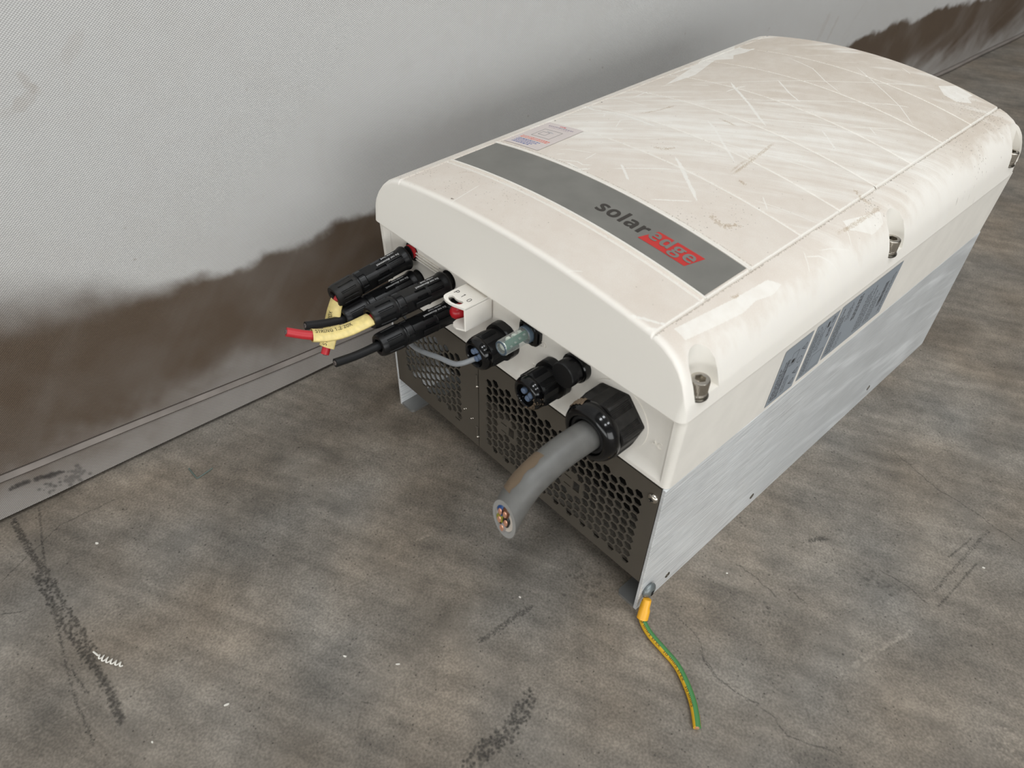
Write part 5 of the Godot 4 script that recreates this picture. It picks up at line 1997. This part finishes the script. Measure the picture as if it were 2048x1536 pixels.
# ------------------------------------------------------------------ cables
func build_cables() -> void:
	# thick grey power cable, cut off at a slant
	var t := thing("power_cable", Vector3(-0.0516, 0.1787, 0.02), "thick grey power cable bending out of the largest gland, cut end showing coloured cores", "cable")
	var d := Vector3(-0.02, -0.80, 0.60).normalized()
	var pts := [Vector3(-0.0516, 0.1770, 0.018), Vector3(-0.0516, 0.1786, 0.034), Vector3(-0.0516, 0.1782, 0.0548), Vector3(-0.0519, 0.1725, 0.0762), Vector3(-0.0522, 0.1650, 0.0858)]
	var fr := frames_of(pts)
	var b := MB.new()
	var R := 0.0106
	b.tube(fr, R, R, 40, false)
	var last: Transform3D = fr[fr.size() - 1]
	var zc := 0.0965
	var cut := func(p: Vector3) -> Vector3: return p + d * ((zc - p.z) / d.z)
	var ring := []
	for j in 40:
		var a := TAU * j / 40
		var p := last * Vector3(cos(a) * R, sin(a) * R, 0)
		ring.append([p, cut.call(p)])
	var cc: Vector3 = cut.call(last.origin)
	var rim := MB.new()
	for j in 40:
		var p: Array = ring[j]
		var q: Array = ring[(j + 1) % 40]
		b.poly_out([p[0], q[0], q[1], p[1]], p[0] - last.origin)
		# end ring of the sheath, freshly cut
		rim.poly_out([p[1], q[1], cc + (q[1] - cc) * 0.74, cc + (p[1] - cc) * 0.74], Vector3(0, 0, 1))
		rim.poly_out([cc + (p[1] - cc) * 0.74, cc + (q[1] - cc) * 0.74, cc + (q[1] - cc) * 0.72 - d * 0.003, cc + (p[1] - cc) * 0.72 - d * 0.003], cc - p[1])
	part("sheath", b.mesh(40), mat.grey_sheath, t)
	part("cut_rim", rim.mesh(40), mat.cut_plastic, t)
	b = MB.new()
	for j in 40:
		b.poly_out([cc - d * 0.0016, cc + (ring[j][1] - cc) * 0.735 - d * 0.0012, cc + (ring[(j + 1) % 40][1] - cc) * 0.735 - d * 0.0012], Vector3(0, 0, 1))
	part("filler", b.mesh(40), mat.filler, t)
	var cores := [[-0.30, 0.36, "core_blue"], [0.12, 0.40, "core_brown"], [-0.36, -0.12, "core_green"], [0.20, -0.04, "core_black"], [-0.14, -0.50, "core_grey"]]
	for k in cores:
		var o: Vector3 = cc + last.basis.x * R * k[0] * -1.0 * -1.0 + Vector3(0, R * 1.67 * float(k[1]), 0)
		var cx := func(rad: float, up: float, inset: float, m: Material, parent: Node3D, called: String) -> MeshInstance3D:
			var q := MB.new()
			var s := []
			for j in 16:
				var a := TAU * j / 16
				s.append([cut.call(o + last.basis.x * cos(a) * rad + last.basis.y * sin(a) * rad) - d * inset, cut.call(o + last.basis.x * cos(a) * rad + last.basis.y * sin(a) * rad) + d * up])
			var c0: Vector3 = cut.call(o) + d * up
			for j in 16:
				var w0: Array = s[j]
				var w1: Array = s[(j + 1) % 16]
				q.poly_out([w0[0], w1[0], w1[1], w0[1]], w0[1] - c0)
				q.poly_out([c0, w0[1], w1[1]], Vector3(0, 0, 1))
			return part(called, q.mesh(40), m, parent)
		var ins: MeshInstance3D = cx.call(0.0029, 0.0006, 0.004, mat[k[2]], t, "core")
		cx.call(0.0016, 0.0014, 0.002, mat.copper, ins, "copper_strands")
	# dry mud along the top of the sheath
	b = MB.new()
	for i in range(int(fr.size() * 0.62), fr.size() - 1):
		for k in 5:
			var q := []
			for e in [[0, 0], [0, 1], [1, 1], [1, 0]]:
				var a := deg_to_rad(88.0 + 13.0 * (k + e[1]) + 5.0 * sin((i + e[0]) * 1.7 + (k + e[1])))
				var f: Transform3D = fr[i + e[0]]
				q.append(f * Vector3(cos(a) * (R + 0.00025), sin(a) * (R + 0.00025), 0))
			b.poly_out(q, q[0] - fr[i].origin)
	part("mud_patch", b.mesh(40), mat.mud, t)

	# thin grey signal wire from the small gland, running back behind the connectors
	t = thing("signal_wire", Vector3(-0.1640, 0.1700, 0.024), "thin light grey wire leaving the small gland and running left behind the black connector", "wire")
	b = MB.new()
	b.tube(frames_of([Vector3(-0.1650, 0.1700, 0.0215), Vector3(-0.1672, 0.1685, 0.0262), Vector3(-0.1720, 0.1650, 0.0310), Vector3(-0.1798, 0.1606, 0.033), Vector3(-0.1972, 0.1552, 0.033), Vector3(-0.2184, 0.1468, 0.032), Vector3(-0.2420, 0.1370, 0.0275), Vector3(-0.2640, 0.1330, 0.020)]), 0.0021, 0.0021, 16)
	part("wire_sheath", b.mesh(40), mat.thin_grey, t)

	# green and yellow earth wire bolted to the right plate
	t = thing("earth_wire", Vector3(0.0066, 0.0, 0.0023), "green and yellow earth wire bolted to the inverter corner and lying on the floor", "wire")
	var path := [Vector3(0.0052, 0.0175, -0.0020), Vector3(0.0062, 0.0090, 0.0012), Vector3(0.0090, 0.0048, 0.0042), Vector3(0.0203, 0.0032, 0.0090), Vector3(0.0378, 0.0030, 0.0117), Vector3(0.0505, 0.0030, 0.0137), Vector3(0.0627, 0.0030, 0.0190), Vector3(0.0737, 0.0030, 0.0256), Vector3(0.0812, 0.0030, 0.0317), Vector3(0.0890, 0.0030, 0.0395)]
	fr = frames_of(path)
	var wr := 0.00285
	# two half shells, so that each colour is its own part
	for half in 2:
		b = MB.new()
		var a0 := 112.0 if half == 0 else 296.0
		var span := 184.0 if half == 0 else 176.0
		for i in fr.size() - 1:
			for k in 12:
				var q := []
				for e in [[0, 0], [0, 1], [1, 1], [1, 0]]:
					var a := deg_to_rad(a0 + span * (k + e[1]) / 12.0 + 10.0 * sin((i + e[0]) * 0.03))
					q.append((fr[i + e[0]] as Transform3D) * Vector3(cos(a) * wr, sin(a) * wr, 0))
				b.poly_out(q, (q[0] + q[1]) * 0.5 - fr[i].origin)
		for k in 12:
			var f: Transform3D = fr[fr.size() - 1]
			var p := []
			for e in 2:
				var a := deg_to_rad(a0 + span * (k + e) / 12.0 + 10.0 * sin((fr.size() - 1) * 0.03))
				p.append(f * Vector3(cos(a) * wr, sin(a) * wr, 0))
			b.poly_out([f.origin, p[0], p[1]], f.basis.z)
		part("green_sheath" if half == 1 else "yellow_sheath", b.mesh(40), mat.wire_green if half == 1 else mat.wire_yellow, t)
	# thin yellow line on the far side of the green
	b = MB.new()
	for i in fr.size() - 1:
		var q := []
		for e in [[0, 0], [0, 1], [1, 1], [1, 0]]:
			var a := deg_to_rad(12.0 + 12.0 * e[1] + 10.0 * sin((i + e[0]) * 0.03))
			q.append((fr[i + e[0]] as Transform3D) * Vector3(cos(a) * (wr + 0.0001), sin(a) * (wr + 0.0001), 0))
		b.poly_out(q, (q[0] + q[1]) * 0.5 - fr[i].origin)
	part("yellow_stripe", b.mesh(40), mat.wire_yellow, t)
	var along := func(x: float, y: float, z: float) -> Vector3:
		var s := (0.016 + x) / 0.003
		var i := clampi(int(s), 0, fr.size() - 2)
		var a: Transform3D = fr[i]
		var c: Transform3D = fr[i + 1]
		var og := a.origin.lerp(c.origin, s - i)
		var an := deg_to_rad(104.0 + 10.0 * sin(s * 0.03)) + y / wr
		return og + (a.basis.x * cos(an) + a.basis.y * sin(an)) * (wr + 0.00012 + z)
	letters("lettering", "10 mm2 FLEX   10 mm2 FLEX   10 mm2", Vector2(0.078, 0.0016), 0.0001, along, mat.ink, t, false)
	var e: Transform3D = fr[fr.size() - 1]
	part("copper_strands", lathe_mesh(e, [Vector2(0.0017, -0.0005), Vector2(0.0016, 0.0004), Vector2(0.0008, 0.0007), Vector2(0, 0.0006)], 16), mat.copper, t)
	# cable lug: insulating sleeve and flat ring under the bolt
	var lz := (Vector3(0.0100, 0.0042, 0.0052) - Vector3(0.0056, 0.0190, -0.0032)).normalized()
	var lx := placed(Vector3(0.0056, 0.0195, -0.0034), lz)
	part("lug_sleeve", lathe_mesh(lx, [Vector2(0.0, -0.0002), Vector2(0.0030, 0.0), Vector2(0.0034, 0.0008), Vector2(0.0035, 0.0068), Vector2(0.0044, 0.0092), Vector2(0.0046, 0.0165), Vector2(0.0043, 0.0167), Vector2(0.0040, 0.0100)], 36), mat.lug_yellow, t)
	part("lug_ring", lathe_mesh(placed(Vector3(0.0002, 0.0212, -0.0092), Vector3(1, 0, 0)), [Vector2(0.0048, 0.0), Vector2(0.0060, 0.0002), Vector2(0.0060, 0.0014), Vector2(0.0, 0.0016)], 32), mat.bolt_grey, t)
	b = MB.new()
	b.xf = placed(Vector3(0.0022, 0.0205, -0.0058), Vector3(0.2, -0.35, 0.8))
	b.box(Vector3.ZERO, Vector3(0.0022, 0.0050, 0.0060), 0.0005)
	part("lug_neck", b.mesh(0), mat.steel, t)
	var bolt := part("earth_bolt", lathe_mesh(placed(Vector3(0.0016, 0.0212, -0.0092), Vector3(1, 0, 0)), [Vector2(0.0070, 0.0), Vector2(0.0071, 0.0006), Vector2(0.0066, 0.0018), Vector2(0.0052, 0.0030), Vector2(0.0030, 0.0037), Vector2(0.0, 0.0039)], 40), mat.bolt_grey, inverter)
	b = MB.new()
	b.xf = placed(Vector3(0.0049, 0.0212, -0.0092), Vector3(1, 0, 0))
	b.box(Vector3(0, 0, 0.0002), Vector3(0.0026, 0.0052, 0.0016), 0.0002)
	part("slot", b.mesh(0), mat.deep_black, bolt)


# ------------------------------------------------------------------ bits lying on the floor
func build_debris() -> void:
	var t := thing("plastic_shaving", Vector3(-0.235, 0, 0.324), "curled white plastic shaving lying on the dark tyre mark", "shaving")
	var a := Vector3(-0.2480, 0.0012, 0.3300)
	var c := Vector3(-0.2225, 0.0012, 0.3185)
	var dir := (c - a).normalized()
	var side := dir.cross(Vector3.UP).normalized()
	var pts := []
	for i in 100:
		var q := i / 99.0
		var amp := 0.0024 * smoothstep(0.12, 0.4, q) * (1.0 - 0.45 * q)
		var ph := q * TAU * 7.5
		pts.append(a.lerp(c, q) + side * amp * sin(ph) + Vector3.UP * (amp * 0.5 * (1.0 + cos(ph))) + side * 0.001 * sin(q * 4.0))
	var b := MB.new()
	var fr := []
	for i in pts.size():
		var z: Vector3 = (pts[mini(i + 1, 99)] - pts[maxi(i - 1, 0)]).normalized()
		var x := Vector3.UP.cross(z).normalized()
		fr.append(Transform3D(Basis(x, z.cross(x), z), pts[i]))
	b.tube(fr, 0.00065, 0.00035, 8)
	part("curl", b.mesh(60), mat.chip_white, t)
	var chips := [
		[-0.1456, 0.2747, 0.0040, 0.0017, 1.2, "small white flake on the floor left of the middle, nearest to the lower edge", 0],
		[-0.1207, 0.1928, 0.0034, 0.0014, 0.5, "small white flake on the floor, left of a pair under the hanging cables", 0],
		[-0.0892, 0.1670, 0.0034, 0.0013, 0.9, "small white flake on the floor, right of a pair under the hanging cables", 0],
		[-0.0695, 0.0611, 0.0022, 0.0016, 0.2, "tiny white crumb on the floor just in front of the cut power cable", 0],
		[0.1714, -0.2507, 0.0024, 0.0016, 0.4, "tiny white crumb on the bare floor right of the inverter", 0],
		[0.0291, -0.0829, 0.0020, 0.0012, 0.7, "tiny white crumb on the floor close to the aluminium side plate", 0],
		[-0.1556, 0.3239, 0.0022, 0.0015, 0.3, "tiny white crumb near the lower left corner of the floor", 0],
		[-0.3450, 0.2930, 0.0036, 0.0022, 0.6, "pale crumb on the floor beside the black tyre marks near the wall", 0]]
	for k in chips:
		var p := Vector3(k[0], 0.0, k[1])
		t = thing("paint_flake", p, k[5], "flake", "white flakes on the concrete floor")
		b = MB.new()
		rng.seed = int(absf(k[0]) * 100000)
		var poly := PackedVector2Array()
		for i in 7:
			var an := TAU * i / 7
			var r := rng.randf_range(0.75, 1.1)
			poly.append(Vector2(cos(an) * k[2] * 0.5 * r, sin(an) * k[3] * 0.5 * r).rotated(k[4]))
		b.xf = Transform3D(Basis(Vector3(1, 0, 0), Vector3(0, 0, -1), Vector3(0, 1, 0)), p + Vector3(0, 0.0001, 0))
		b.prism(poly, 0.0, 0.0006)
		part("flake", b.mesh(0), mat.chip_white, t)
	t = thing("wire_offcut", Vector3(-0.3600, 0, 0.195), "bent dark green wire offcut lying on the floor near the wall", "wire")
	b = MB.new()
	b.tube(frames_of([Vector3(-0.3730, 0.0009, 0.1998), Vector3(-0.3640, 0.0009, 0.1998), Vector3(-0.3566, 0.0009, 0.1994)], Vector3.UP, 0.002), 0.0007, 0.0007, 8)
	b.tube(frames_of([Vector3(-0.3566, 0.0009, 0.1994), Vector3(-0.3575, 0.0009, 0.1920), Vector3(-0.3590, 0.0009, 0.1835)], Vector3.UP, 0.002), 0.0006, 0.0006, 8)
	part("strand", b.mesh(40), mat.chip_green, t)
